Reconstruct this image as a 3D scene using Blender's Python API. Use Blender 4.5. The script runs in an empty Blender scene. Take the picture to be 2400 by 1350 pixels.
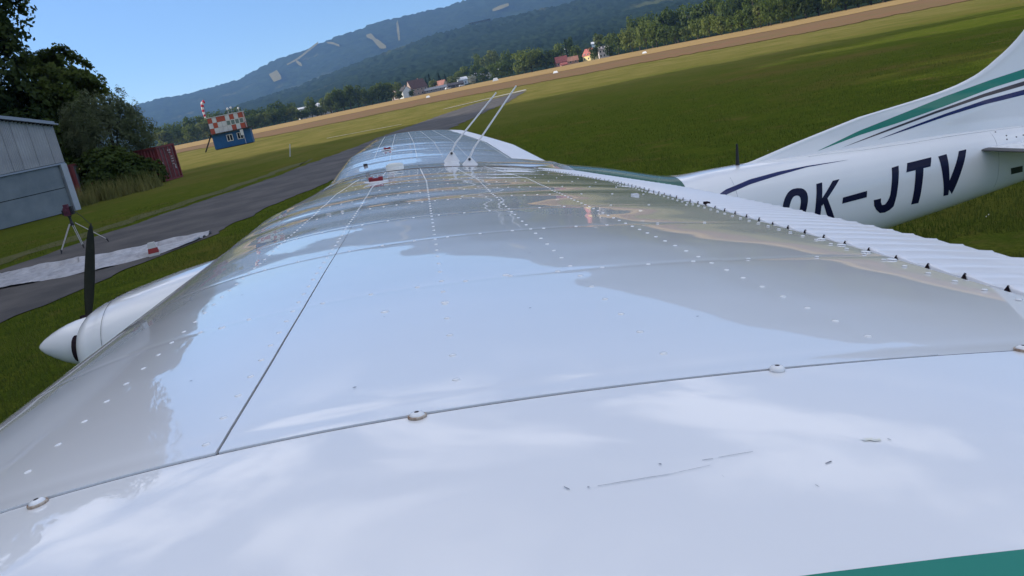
import bpy, math, random
import numpy as np
from mathutils import Matrix, Vector, Euler
R = math.radians
sc = bpy.context.scene
COL = sc.collection
random.seed(5)

# ------------------------------------------------------------------ camera, sky, sun, exposure
CAM_H = 2.66
YAW, PITCH, ROLL, FPX = 4.648, 14.128, 11.64, 1965.65
cd = bpy.data.cameras.new('camera'); cam = bpy.data.objects.new('camera', cd); COL.objects.link(cam)
cd.sensor_width = 36; cd.lens = 36 * FPX / 2400; cd.clip_start = .02; cd.clip_end = 40000
def cam_matrix():
    y, p, r = R(YAW), R(PITCH), R(ROLL)
    f = Vector((math.sin(y)*math.cos(p), math.cos(y)*math.cos(p), -math.sin(p)))
    ri = Vector((math.cos(y), -math.sin(y), 0)); up = ri.cross(f)
    rr = math.cos(r)*ri - math.sin(r)*up; uu = math.sin(r)*ri + math.cos(r)*up
    m = Matrix((rr, uu, -f)).transposed().to_4x4(); m.translation = (0, 0, CAM_H)
    return m
cam.matrix_world = cam_matrix()
sc.camera = cam

SUN_AZ, SUN_EL = -78, 18.5
SKY_STR, SUN_STR = 0.118, 5.0
world = bpy.data.worlds.new("World"); sc.world = world; world.use_nodes = True
wn = world.node_tree; bg = wn.nodes['Background']; bg.inputs[1].default_value = SKY_STR
sky = wn.nodes.new('ShaderNodeTexSky'); sky.sky_type = 'NISHITA'; sky.sun_disc = False
sky.sun_elevation = R(SUN_EL); sky.sun_rotation = R(SUN_AZ); sky.altitude = 450; sky.air_density = 0.7; sky.dust_density = 0.3; sky.ozone_density = 4.0
tc = wn.nodes.new('ShaderNodeTexCoord'); sep = wn.nodes.new('ShaderNodeSeparateXYZ'); wn.links.new(tc.outputs['Generated'], sep.inputs[0])
def wmath(op, a, b=None, c=None):
    n = wn.nodes.new('ShaderNodeMath'); n.operation = op
    for i, v in enumerate((a, b, c)):
        if v is None: continue
        if isinstance(v, (int, float)): n.inputs[i].default_value = v
        else: wn.links.new(v, n.inputs[i])
    return n.outputs[0]
zc = wmath('MAXIMUM', sep.outputs[2], .05)
cx_ = wmath('DIVIDE', sep.outputs[0], zc); cy_ = wmath('DIVIDE', sep.outputs[1], zc)
cmb = wn.nodes.new('ShaderNodeCombineXYZ'); wn.links.new(cx_, cmb.inputs[0]); wn.links.new(cy_, cmb.inputs[1])
cn = wn.nodes.new('ShaderNodeTexNoise'); cn.inputs['Scale'].default_value = 1.15; cn.inputs['Detail'].default_value = 7; cn.inputs['Roughness'].default_value = .58; cn.inputs['Distortion'].default_value = .5
wn.links.new(cmb.outputs[0], cn.inputs['Vector'])
mr = wn.nodes.new('ShaderNodeMapRange'); mr.interpolation_type = 'SMOOTHSTEP'; mr.inputs['From Min'].default_value = .45; mr.inputs['From Max'].default_value = .62
wn.links.new(cn.outputs['Fac'], mr.inputs['Value'])
mz = wn.nodes.new('ShaderNodeMapRange'); mz.interpolation_type = 'SMOOTHSTEP'; mz.inputs['From Min'].default_value = .175; mz.inputs['From Max'].default_value = .30
wn.links.new(sep.outputs[2], mz.inputs['Value'])
mv = wn.nodes.new('ShaderNodeMapRange'); mv.interpolation_type = 'SMOOTHSTEP'; mv.inputs['From Min'].default_value = .45; mv.inputs['From Max'].default_value = .85  # even veil high overhead, out of view, added to strengthen the skylight
wn.links.new(sep.outputs[2], mv.inputs['Value'])
cf = wmath('MINIMUM', wmath('ADD', wmath('MULTIPLY', wmath('MULTIPLY', mr.outputs[0], mz.outputs[0]), .80), wmath('MULTIPLY', mv.outputs[0], .22)), .95)
cmix = wn.nodes.new('ShaderNodeMixRGB'); cmix.inputs[2].default_value = (11.0, 10.9, 11.4, 1)
wn.links.new(cf, cmix.inputs[0]); wn.links.new(sky.outputs[0], cmix.inputs[1]); wn.links.new(cmix.outputs[0], bg.inputs[0])

sd = bpy.data.lights.new('sun', 'SUN'); sd.energy = SUN_STR; sd.angle = R(.53); sd.color = (1, .90, .76)
sun = bpy.data.objects.new('sun', sd); COL.objects.link(sun)
to_sun = Vector((math.sin(R(SUN_AZ))*math.cos(R(SUN_EL)), math.cos(R(SUN_AZ))*math.cos(R(SUN_EL)), math.sin(R(SUN_EL))))
sun.rotation_euler = (-to_sun).to_track_quat('-Z', 'Y').to_euler(); sun.location = (0, 0, 300)
sc.view_settings.view_transform = 'Standard'; sc.view_settings.look = 'None'; sc.view_settings.gamma = 1
sc.view_settings.exposure = 0.62
sc.view_settings.use_curve_mapping = False
sc.render.engine = 'CYCLES'
sc.cycles.use_denoising = True
sc.cycles.max_bounces = 8; sc.cycles.transparent_max_bounces = 12; sc.cycles.volume_bounces = 0
HAZE = .82e-4

# ------------------------------------------------------------------ materials
MATS = {}
def mat(name, col, rough=.6, col2=None, nscale=5., metal=0., spec=.5, coat=0., bump=0., bscale=40., alpha=None, detail=4, trans=0., contrast=(.35, .65), sheen=0.):
    if name in MATS: return MATS[name]
    m = bpy.data.materials.new(name); m.use_nodes = True; nt = m.node_tree; b = nt.nodes['Principled BSDF']
    b.inputs['Base Color'].default_value = (*col, 1); b.inputs['Roughness'].default_value = rough; b.inputs['Metallic'].default_value = metal
    b.inputs['Specular IOR Level'].default_value = spec
    if coat:
        b.inputs['Coat Weight'].default_value = coat; b.inputs['Coat Roughness'].default_value = .02; b.inputs['Coat IOR'].default_value = 1.30
    if trans: b.inputs['Transmission Weight'].default_value = trans
    tcn = nt.nodes.new('ShaderNodeTexCoord')
    if col2 is not None:
        n = nt.nodes.new('ShaderNodeTexNoise'); n.inputs['Scale'].default_value = nscale; n.inputs['Detail'].default_value = detail; n.inputs['Roughness'].default_value = .6
        nt.links.new(tcn.outputs['Object'], n.inputs['Vector'])
        r = nt.nodes.new('ShaderNodeMapRange'); r.inputs['From Min'].default_value = contrast[0]; r.inputs['From Max'].default_value = contrast[1]
        nt.links.new(n.outputs['Fac'], r.inputs['Value'])
        x = nt.nodes.new('ShaderNodeMixRGB'); x.inputs[1].default_value = (*col, 1); x.inputs[2].default_value = (*col2, 1)
        nt.links.new(r.outputs[0], x.inputs[0]); nt.links.new(x.outputs[0], b.inputs['Base Color'])
    if bump:
        n2 = nt.nodes.new('ShaderNodeTexNoise'); n2.inputs['Scale'].default_value = bscale; n2.inputs['Detail'].default_value = 3
        nt.links.new(tcn.outputs['Object'], n2.inputs['Vector'])
        bp = nt.nodes.new('ShaderNodeBump'); bp.inputs['Distance'].default_value = bump; nt.links.new(n2.outputs['Fac'], bp.inputs['Height'])
        nt.links.new(bp.outputs[0], b.inputs['Normal'])
    MATS[name] = m; return m
def leaf_mat(name, c1, c2, nscale=.5, trans=.35):
    if name in MATS: return MATS[name]
    m = bpy.data.materials.new(name); m.use_nodes = True; nt = m.node_tree; nt.nodes.clear()
    out = nt.nodes.new('ShaderNodeOutputMaterial'); d = nt.nodes.new('ShaderNodeBsdfDiffuse'); t = nt.nodes.new('ShaderNodeBsdfTranslucent')
    g = nt.nodes.new('ShaderNodeBsdfGlossy'); g.inputs['Roughness'].default_value = .6
    mx = nt.nodes.new('ShaderNodeMixShader'); mx.inputs[0].default_value = trans; mx2 = nt.nodes.new('ShaderNodeMixShader'); mx2.inputs[0].default_value = .012
    tcn = nt.nodes.new('ShaderNodeTexCoord'); n = nt.nodes.new('ShaderNodeTexNoise'); n.inputs['Scale'].default_value = nscale; n.inputs['Detail'].default_value = 5
    nt.links.new(tcn.outputs['Object'], n.inputs['Vector'])
    oi = nt.nodes.new('ShaderNodeObjectInfo')
    ma = nt.nodes.new('ShaderNodeMath'); ma.operation = 'MULTIPLY_ADD'; ma.inputs[1].default_value = .35; ma.inputs[2].default_value = -.175
    nt.links.new(oi.outputs['Random'], ma.inputs[0])
    ad = nt.nodes.new('ShaderNodeMath'); ad.operation = 'ADD'; nt.links.new(n.outputs['Fac'], ad.inputs[0]); nt.links.new(ma.outputs[0], ad.inputs[1])
    r = nt.nodes.new('ShaderNodeMapRange'); r.inputs['From Min'].default_value = .3; r.inputs['From Max'].default_value = .7
    nt.links.new(ad.outputs[0], r.inputs['Value'])
    x = nt.nodes.new('ShaderNodeMixRGB'); x.inputs[1].default_value = (*c1, 1); x.inputs[2].default_value = (*c2, 1); nt.links.new(r.outputs[0], x.inputs[0])
    nt.links.new(x.outputs[0], d.inputs['Color']); nt.links.new(x.outputs[0], t.inputs['Color'])
    nt.links.new(d.outputs[0], mx.inputs[1]); nt.links.new(t.outputs[0], mx.inputs[2])
    nt.links.new(mx.outputs[0], mx2.inputs[1]); nt.links.new(g.outputs[0], mx2.inputs[2]); nt.links.new(mx2.outputs[0], out.inputs[0])
    MATS[name] = m; return m

# ------------------------------------------------------------------ object helpers
def tag(o, label=None, cat=None, group=None, kind=None):
    if label: o['label'] = label
    if cat: o['category'] = cat
    if group: o['group'] = group
    if kind: o['kind'] = kind
    return o
def mesh_np(name, V, F, smooth=False):
    V = np.asarray(V, np.float32); me = bpy.data.meshes.new(name)
    if isinstance(F, np.ndarray):
        n, k = F.shape
        me.vertices.add(len(V)); me.vertices.foreach_set('co', V.ravel())
        me.loops.add(n*k); me.loops.foreach_set('vertex_index', F.astype(np.int32).ravel())
        me.polygons.add(n); me.polygons.foreach_set('loop_start', np.arange(0, n*k, k, dtype=np.int32)); me.polygons.foreach_set('loop_total', np.full(n, k, np.int32))
        me.update(calc_edges=True)
    else:
        me.from_pydata([tuple(map(float, v)) for v in V], [], F); me.update()
    if smooth: me.polygons.foreach_set('use_smooth', np.ones(len(me.polygons), bool))
    me.validate()
    return me
def obj(name, me, m=None, parent=None, loc=None, rot=None):
    o = bpy.data.objects.new(name, me); COL.objects.link(o)
    if m is not None and me is not None and len(me.materials) == 0: me.materials.append(m)
    if parent: o.parent = parent
    if loc is not None: o.location = loc
    if rot is not None: o.rotation_euler = rot
    return o
def empty(name, loc=(0, 0, 0), rz=0., label=None, cat=None, group=None):
    o = bpy.data.objects.new(name, None); COL.objects.link(o); o.location = loc; o.rotation_euler = (0, 0, rz); o.empty_display_size = .2
    return tag(o, label, cat, group)
class MB:
    def __init__(s): s.v = []; s.f = []
    def add(s, V, F):
        b = len(s.v); s.v += [tuple(map(float, v)) for v in V]; s.f += [tuple(b+i for i in f) for f in F]; return s
    def box(s, a, b, mtx=None):
        x0, y0, z0 = a; x1, y1, z1 = b
        V = [(x0,y0,z0),(x1,y0,z0),(x1,y1,z0),(x0,y1,z0),(x0,y0,z1),(x1,y0,z1),(x1,y1,z1),(x0,y1,z1)]
        if mtx: V = [tuple(mtx @ Vector(v)) for v in V]
        return s.add(V, [(0,3,2,1),(4,5,6,7),(0,1,5,4),(1,2,6,5),(2,3,7,6),(3,0,4,7)])
    def tube(s, pts, rad, n=8, cap=True):
        pts = [Vector(p) for p in pts]; rad = rad if isinstance(rad, (list, tuple)) else [rad]*len(pts)
        V = []; F = []; ref = Vector((0, 0, 1))
        for i, p in enumerate(pts):
            t = (pts[min(i+1, len(pts)-1)] - pts[max(i-1, 0)]).normalized()
            a = t.cross(ref if abs(t.dot(ref)) < .95 else Vector((1, 0, 0))).normalized(); b = t.cross(a)
            for k in range(n):
                an = 2*math.pi*k/n; V.append(p + (a*math.cos(an) + b*math.sin(an))*rad[i])
        for i in range(len(pts)-1):
            for k in range(n):
                k2 = (k+1) % n; F.append((i*n+k, i*n+k2, (i+1)*n+k2, (i+1)*n+k))
        if cap: F.append(tuple(range(n))[::-1]); F.append(tuple((len(pts)-1)*n+k for k in range(n)))
        return s.add(V, F)
    def lathe(s, prof, n=16, mtx=None):   # prof: (r, z)
        V = []; F = []
        for r, z in prof:
            for k in range(n):
                an = 2*math.pi*k/n; v = Vector((r*math.cos(an), r*math.sin(an), z)); V.append(mtx @ v if mtx else v)
        for i in range(len(prof)-1):
            for k in range(n):
                k2 = (k+1) % n; F.append((i*n+k, i*n+k2, (i+1)*n+k2, (i+1)*n+k))
        F.append(tuple(range(n))[::-1]); F.append(tuple((len(prof)-1)*n+k for k in range(n)))
        return s.add(V, F)
    def prism(s, poly, z0, z1, mtx=None):
        n = len(poly); V = [(x, y, z0) for x, y in poly] + [(x, y, z1) for x, y in poly]
        if mtx: V = [tuple(mtx @ Vector(v)) for v in V]
        return s.add(V, [tuple(range(n))[::-1], tuple(range(n, 2*n))] + [(i, (i+1) % n, n+(i+1) % n, n+i) for i in range(n)])
    def build(s, name, m=None, parent=None, smooth=False, loc=None, rot=None):
        me = mesh_np(name, s.v, s.f, smooth); return obj(name, me, m, parent, loc, rot)
def grid_mesh(name, P, smooth=True, flip=False):   # P: (a, b, 3)
    a, b, _ = P.shape; i = np.arange(a*b).reshape(a, b)
    F = np.stack([i[:-1, :-1], i[:-1, 1:], i[1:, 1:], i[1:, :-1]], -1).reshape(-1, 4)
    if flip: F = F[:, ::-1]
    return mesh_np(name, P.reshape(-1, 3), F, smooth)
def hash2(ix, iy, seed):
    h = (ix.astype(np.int64)*374761393 + iy.astype(np.int64)*668265263 + seed*974711) & 0x7fffffff
    h = ((h ^ (h >> 13))*1274126177) & 0x7fffffff
    return ((h ^ (h >> 16)) & 0xffff)/65535.
def vnoise(x, y, seed=0):
    xi = np.floor(x); yi = np.floor(y); fx = x-xi; fy = y-yi; fx = fx*fx*(3-2*fx); fy = fy*fy*(3-2*fy)
    a = hash2(xi, yi, seed); b = hash2(xi+1, yi, seed); c = hash2(xi, yi+1, seed); e = hash2(xi+1, yi+1, seed)
    return (a*(1-fx)+b*fx)*(1-fy) + (c*(1-fx)+e*fx)*fy
def fbm(x, y, o=4, seed=0):
    s = 0; a = .5
    for k in range(o): s = s + a*vnoise(x*2**k, y*2**k, seed+k); a *= .5
    return s
def polar(az, r): return (r*math.sin(R(az)), r*math.cos(R(az)))

# ------------------------------------------------------------------ ground
AZK = [-60, -14.5, -4, .8, 5.8, 9, 15, 24, 30.6, 45, 70]
def edge_r(az): return np.interp(az, AZK, [700, 610, 620, 640, 640, 600, 520, 365, 380, 420, 460])
def orange_r(az): return np.interp(az, [-60, -13, -9, .8, 5.7, 10, 15, 19, 24, 31, 45, 70], [330, 300, 288, 305, 300, 262, 252, 236, 208, 222, 240, 260])
def brown_r(az): return np.interp(az, [-60, -14, -9, .7, 5.6, 10, 15, 18.6, 24, 31, 45, 70], [270, 222, 170, 172, 170, 146, 146, 136, 122, 124, 130, 140])
# one sheet to the horizon, finer near the camera
def ground_sheet():
    ang = np.linspace(0, 2*np.pi, 241); rr = np.concatenate([[0.], np.geomspace(1.5, 12000, 150)])
    A, Q = np.meshgrid(ang, rr, indexing='ij'); X = Q*np.sin(A); Y = Q*np.cos(A)
    Z = -.008 + .012*(fbm(X*.12, Y*.12, 3, 7)-.45)*np.clip(Q/30, 0, 1) - np.clip((Q-4000)/8000, 0, 1)*5
    P = np.stack([X, Y, Z], -1)
    return grid_mesh('ground', P, True, True)
def ground_material():
    m = bpy.data.materials.new('meadow'); m.use_nodes = True; nt = m.node_tree; b = nt.nodes['Principled BSDF']; b.inputs['Roughness'].default_value = .95; b.inputs['Specular IOR Level'].default_value = .0
    tcn = nt.nodes.new('ShaderNodeTexCoord')
    def noise(s, d=5, off=(0, 0, 0), sc3=(1, 1, 1)):
        mp = nt.nodes.new('ShaderNodeMapping'); mp.inputs['Location'].default_value = off; mp.inputs['Scale'].default_value = sc3
        nt.links.new(tcn.outputs['Object'], mp.inputs[0]); n = nt.nodes.new('ShaderNodeTexNoise'); n.inputs['Scale'].default_value = s; n.inputs['Detail'].default_value = d; n.inputs['Roughness'].default_value = .65
        nt.links.new(mp.outputs[0], n.inputs['Vector']); return n.outputs['Fac']
    def ramp(v, a, bb):
        r = nt.nodes.new('ShaderNodeMapRange'); r.interpolation_type = 'SMOOTHSTEP'; r.inputs['From Min'].default_value = a; r.inputs['From Max'].default_value = bb; nt.links.new(v, r.inputs['Value']); return r.outputs[0]
    def mix(f, a, c):
        x = nt.nodes.new('ShaderNodeMixRGB'); nt.links.new(f, x.inputs[0])
        for i, v in ((1, a), (2, c)):
            if isinstance(v, tuple): x.inputs[i].default_value = (*v, 1)
            else: nt.links.new(v, x.inputs[i])
        return x.outputs[0]
    c = mix(ramp(noise(1.7, 6), .35, .65), (.074, .106, .015), (.115, .135, .020))
    c = mix(ramp(noise(14, 4), .35, .7), c, (.055, .082, .010))
    c = mix(ramp(noise(.06, 5, (3, 9, 0)), .50, .68), c, (.125, .105, .028))
    c = mix(ramp(noise(.5, 5, (13, 2, 0)), .56, .70), c, (.125, .11, .030))
    # ripe, drier grass takes over with distance from the mown apron
    sp = nt.nodes.new('ShaderNodeSeparateXYZ'); nt.links.new(tcn.outputs['Object'], sp.inputs[0])
    ad = nt.nodes.new('ShaderNodeMath'); ad.operation = 'MULTIPLY_ADD'; ad.inputs[1].default_value = 60; nt.links.new(noise(.03, 4), ad.inputs[0]); nt.links.new(sp.outputs[1], ad.inputs[2])
    dry = mix(ramp(noise(.25, 6, (5, 5, 0), (1, .4, 1)), .3, .7), (.135, .135, .036), (.205, .175, .060))
    c = mix(ramp(ad.outputs[0], 60, 130), c, dry)
    nt.links.new(c, b.inputs['Base Color'])
    bp = nt.nodes.new('ShaderNodeBump'); bp.inputs['Distance'].default_value = .08; bp.inputs['Strength'].default_value = .9; nt.links.new(noise(18, 5), bp.inputs['Height']); nt.links.new(bp.outputs[0], b.inputs['Normal'])
    return m
ground = tag(obj('ground', ground_sheet(), ground_material()), 'mown green airfield grass stretching to the treeline', kind='structure')

def band(name, r0f, r1f, z, m, label, j0=0., j1=0., seed=1):
    az = np.linspace(-50, 62, 900); r0 = r0f(az); r1 = r1f(az)
    def ker(v, w=15):   # round the corners of the boundary
        k = np.ones(w)/w; return np.convolve(np.pad(v, w//2, 'edge'), k, 'valid')
    r0 = ker(r0, 61); r1 = ker(r1, 61)
    r0 = r0*(1 + j0*(fbm(az*2.2, az*0+seed, 5, seed)-.5)); r1 = r1*(1 + j1*(fbm(az*2.2, az*0+seed+9, 5, seed+3)-.5))
    t = np.linspace(0, 1, 14)[None, :]; Q = r0[:, None]*(1-t) + r1[:, None]*t; A = np.radians(az)[:, None]
    P = np.stack([Q*np.sin(A), Q*np.cos(A), np.full(Q.shape, z)], -1)
    return tag(obj(name, grid_mesh(name, P, True, True), m), label, kind='structure')
band('heath_strip', brown_r, lambda a: orange_r(a)+15, .06, mat('heath', (.21, .11, .06), .95, (.16, .12, .05), .12, detail=8, spec=.05), 'reddish brown strip of dry sorrel across the airfield', .07, .03, 3)
band('ripe_field', orange_r, lambda a: edge_r(a)+30, .12, mat('ripe_grass', (.37, .25, .095), .95, (.30, .195, .075), .05, detail=8, spec=.05), 'tan strip of ripe tall grass before the trees', .04, 0, 5)

def ribbon_poly(name, A, B, z, m, label, n=160, jit=.0, seed=2, kind='structure'):
    def res(L):
        L = np.array(L, float); s = np.concatenate([[0], np.cumsum(np.linalg.norm(np.diff(L, axis=0), axis=1))]); u = np.linspace(0, s[-1], n)
        return np.stack([np.interp(u, s, L[:, 0]), np.interp(u, s, L[:, 1])], -1)
    a, b = res(A), res(B); k = np.arange(n)
    j = lambda sd: jit*np.stack([fbm(k*.35, k*0+sd, 4, sd)-.5, fbm(k*.35, k*0+sd+5, 4, sd+5)-.5], -1)*2
    a = a + j(seed); b = b + j(seed+20); t = np.linspace(0, 1, 10)[None, :, None]
    P2 = a[:, None]*(1-t) + b[:, None]*t; P = np.concatenate([P2, np.full(P2.shape[:2]+(1,), z)], -1)
    return tag(obj(name, grid_mesh(name, P, True), m), label, kind=kind)
asphalt = mat('old_asphalt', (.066, .063, .062), .9, (.118, .108, .102), .55, bump=.006, bscale=60, detail=9, spec=.2, contrast=(.38, .68))
ribbon_poly('taxiway', [(-20, -20), (-16, 8), (-14.2, 20), (-12.7, 27.3), (-11.6, 31.2), (-10.1, 35.2), (-8.8, 38.6), (-7.4, 42.4), (-5.6, 49.6), (-4.2, 54.4), (-3.0, 60.7), (-1.0, 69.3), (4.4, 88.5), (8.3, 101.5), (15.6, 112)],
            [(-11, -20), (-9.4, 8), (-8.4, 16.8), (-7.9, 18.6), (-7.2, 20.6), (-5.9, 23.4), (-5.2, 28.2), (-4.3, 30.6), (-3.3, 34), (-.6, 43), (2.6, 54.9), (4.2, 61.0), (6.7, 71.1), (9.9, 82), (15.8, 110)], .012, asphalt, 'old grey asphalt taxiway narrowing into the grass', n=420, jit=.34)
gravel = mat('gravel_verge', (.105, .10, .045), 1., (.075, .085, .022), 1.4, detail=8, spec=.1)
ribbon_poly('verge', [(-23, -10), (-17.8, 18), (-14.6, 31), (-11.2, 38.2), (-8.6, 46), (-6.2, 54)], [(-21, -10), (-16.0, 18), (-13.2, 30), (-10.6, 36), (-8.2, 43), (-6.0, 50.8)], .004, gravel, 'worn gravelly verge along the taxiway', jit=.5, seed=4)
pale = mat('pale_marking', (.40, .37, .30), .95, (.30, .28, .2), 2.)
ribbon_poly('runway_line', [(-8.2, 87.6), (-.6, 82.6)], [(-8.0, 86.6), (-.5, 81.9)], .03, pale, 'pale worn line across the grass before the hut', 60, .2, 8)
ribbon_poly('runway_edge_line', [(4.6, 106), (10, 112), (17.4, 121)], [(4.9, 104.6), (10.2, 110), (16.6, 114)], .03, pale, 'pale worn edge of the taxiway end', 60, .2, 12)
soil = mat('bare_soil', (.11, .075, .045), 1., (.06, .06, .025), 2.)

# ------------------------------------------------------------------ mountain and foothills
EL1A = [-70, -40, -25, -19, -14.75, -13.2, -11.4, -9.8, -8.6, -7.5, -4.6, -2.9, -1.1, 2.3, 4.3, 6.3, 12, 18, 28, 40, 60]
EL1 = [.8, 1.0, 1.6, 2.1, 2.74, 2.76, 2.8, 2.9, 3.25, 3.55, 4.0, 4.36, 4.62, 4.76, 4.92, 5.1, 5.9, 6.6, 7.0, 6.0, 4.0]
EL2A = [-70, -40, -20, -13.2, -9.1, -6.4, -4.05, -2, -.1, 2.8, 3.8, 8, 12, 18, 26, 40, 60]
EL2 = [.3, .4, .6, .9, 1.38, 1.65, 2.07, 2.45, 2.78, 3.2, 3.3, 3.4, 3.4, 3.6, 4.0, 3.6, 2.6]
R2, R1 = 3000., 5600.
def terrain(az, r):
    e1 = np.interp(az, EL1A, EL1); e2 = np.interp(az, EL2A, EL2)
    h2 = CAM_H + R2*np.tan(np.radians(e2)); h1 = CAM_H + R1*np.tan(np.radians(e1))
    er = edge_r(az)
    t = np.clip((r-er-40)/(R2-er-40), 0, 1)
    z = h2*(.22*t + .78*t**1.9)
    tv = np.clip((r-R2)/700, 0, 1); hv = h2*.86
    z = np.where(r > R2, h2 + (hv-h2)*(tv*tv*(3-2*tv)), z)
    t1 = np.clip((r-R2-700)/(R1-R2-700), 0, 1)
    z = np.where(r > R2+700, hv + (h1-hv)*(.25*t1 + .75*t1**1.5), z)
    z = np.where(r > R1, h1 - (r-R1)*.12, z)
    x = r*np.sin(np.radians(az)); y = r*np.cos(np.radians(az))
    amp = np.clip((r-er-60)/1500, 0, 1)
    z = z + amp*(fbm(x/420, y/420, 4, 3)-.47)*np.where(r > 3000, 60, 30)*np.clip(1.3-np.abs(r-R1)/500, .35, 1)
    return z - .6*(1-np.clip((r-er)/60, 0, 1))
def mountain_mesh():
    az = np.arange(-60, 62, .16); rr = np.concatenate([np.linspace(640, 1200, 60), np.linspace(1212, R2+120, 80), np.linspace(R2+150, R1+80, 110), np.linspace(R1+140, R1+1200, 12)])
    A, T = np.meshgrid(az, np.linspace(0, 1, len(rr)), indexing='ij'); Q = np.broadcast_to(rr, A.shape).copy()
    near = np.clip(1-(Q-640)/700, 0, 1); Q = Q + (edge_r(A)+12-640)*near
    Z = terrain(A, Q); X = Q*np.sin(np.radians(A)); Y = Q*np.cos(np.radians(A))
    rough = hash2(np.arange(A.size).reshape(A.shape), np.zeros(A.shape), 5)
    Z = Z + np.clip((Q-edge_r(A)-150)/400, 0, 1)*(rough*np.where(Q > 2500, 13, 6) + (fbm(X/55, Y/55, 3, 11)-.45)*10)
    return grid_mesh('mountain', np.stack([X, Y, Z], -1), False, True)
def forest_material():
    m = mat('hill_forest', (.010, .020, .013), 1., (.022, .037, .019), .012, detail=9, spec=0., contrast=(.38, .66)); nt = m.node_tree; b = nt.nodes['Principled BSDF']
    tcn = nt.nodes.new('ShaderNodeTexCoord'); base = b.inputs['Base Color'].links[0].from_socket
    for s, a, bb, c in ((.0016, .62, .68, (.06, .07, .03)), (.0030, .66, .70, (.055, .06, .03))):
        n = nt.nodes.new('ShaderNodeTexNoise'); n.inputs['Scale'].default_value = s; n.inputs['Detail'].default_value = 6; n.inputs['Distortion'].default_value = .6; nt.links.new(tcn.outputs['Object'], n.inputs['Vector'])
        r = nt.nodes.new('ShaderNodeMapRange'); r.inputs['From Min'].default_value = a; r.inputs['From Max'].default_value = bb; nt.links.new(n.outputs['Fac'], r.inputs['Value'])
        x = nt.nodes.new('ShaderNodeMixRGB'); x.inputs[2].default_value = (*c, 1); nt.links.new(r.outputs[0], x.inputs[0]); nt.links.new(base, x.inputs[1]); base = x.outputs[0]
    nt.links.new(base, b.inputs['Base Color']); return m
tag(obj('mountain', mountain_mesh(), forest_material()), 'long blue forested mountain behind the airfield', kind='structure')

# cleared ski runs lying on the far slope: outlines as (azimuth, elevation) of their corners, laid on the terrain
def slope_hit(az, el):
    r = np.arange(3100, R1+40, 8.); z = terrain(np.full(r.shape, az), r); a = np.degrees(np.arctan((z-CAM_H)/r))
    k = np.argmax(a >= el); k = k if a[k] >= el else len(r)-1
    return r[k]
def ski_run(poly, label, col):
    # poly: list of (az, el_low, el_high); a strip between two edges
    V = []; n = len(poly)
    for az, e0, e1 in poly:
        for k in range(9):
            e = e0 + (e1-e0)*k/8; q = slope_hit(az, e); V.append((*polar(az, q), float(terrain(np.array([az]), np.array([q]))[0]) + 24))
    P = np.array(V).reshape(n, 9, 3)
    tag(obj('ski_run', grid_mesh('ski_run', P, True, True), mat('ski_grass', col, 1., (col[0]*.75, col[1]*.8, col[2]*.7), .02, spec=0)), label, kind='structure')
def dens(poly, n=14):
    p = np.array(poly, float); a = np.linspace(p[0, 0], p[-1, 0], n); return [(x, float(np.interp(x, p[:, 0], p[:, 1])), float(np.interp(x, p[:, 0], p[:, 2]))) for x in a]
tan_c = (.18, .15, .065)
ski_run(dens([(-6.65, 2.98, 3.06), (-5.9, 3.18, 3.30), (-5.2, 3.52, 3.66), (-4.4, 3.95, 4.05)]), 'long tan ski run climbing to the ridge', tan_c)
ski_run(dens([(-6.05, 3.06, 3.16), (-5.93, 2.84, 3.14), (-5.75, 2.72, 2.92)], 8), 'short tan spur below the long ski run', tan_c)
ski_run(dens([(-7.88, 2.56, 2.66), (-7.72, 2.10, 2.70), (-7.35, 2.16, 2.82), (-7.20, 2.2, 2.40)], 10), 'tan square clearing low on the slope', tan_c)
ski_run(dens([(-1.30, 3.72, 3.88), (-.95, 3.48, 3.92), (-.78, 3.1, 3.55), (-.60, 2.82, 3.42), (-.22, 2.78, 2.95)]), 'green tan ski run bending down the middle slope', (.13, .135, .05))
ski_run(dens([(-3.86, 3.86, 3.94), (-3.5, 3.70, 3.85), (-3.13, 3.48, 3.62)], 8), 'thin tan track beside the long ski run', (.15, .14, .06))
ski_run(dens([(.66, 3.1, 3.4), (.75, 3.1, 4.2), (.88, 3.9, 4.40)], 8), 'narrow green cut line running straight downhill', (.05, .065, .03))
ski_run(dens([(7.05, 3.72, 3.86), (7.6, 3.74, 4.0), (8.15, 3.86, 4.02)], 8), 'pinkish clear felled patch high on the near hill', (.20, .11, .06))
ski_run(dens([(4.7, 2.96, 3.03), (5.8, 3.02, 3.2), (6.8, 3.12, 3.22)], 8), 'faint brown felled patch on the near hill', (.09, .055, .05))
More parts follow.
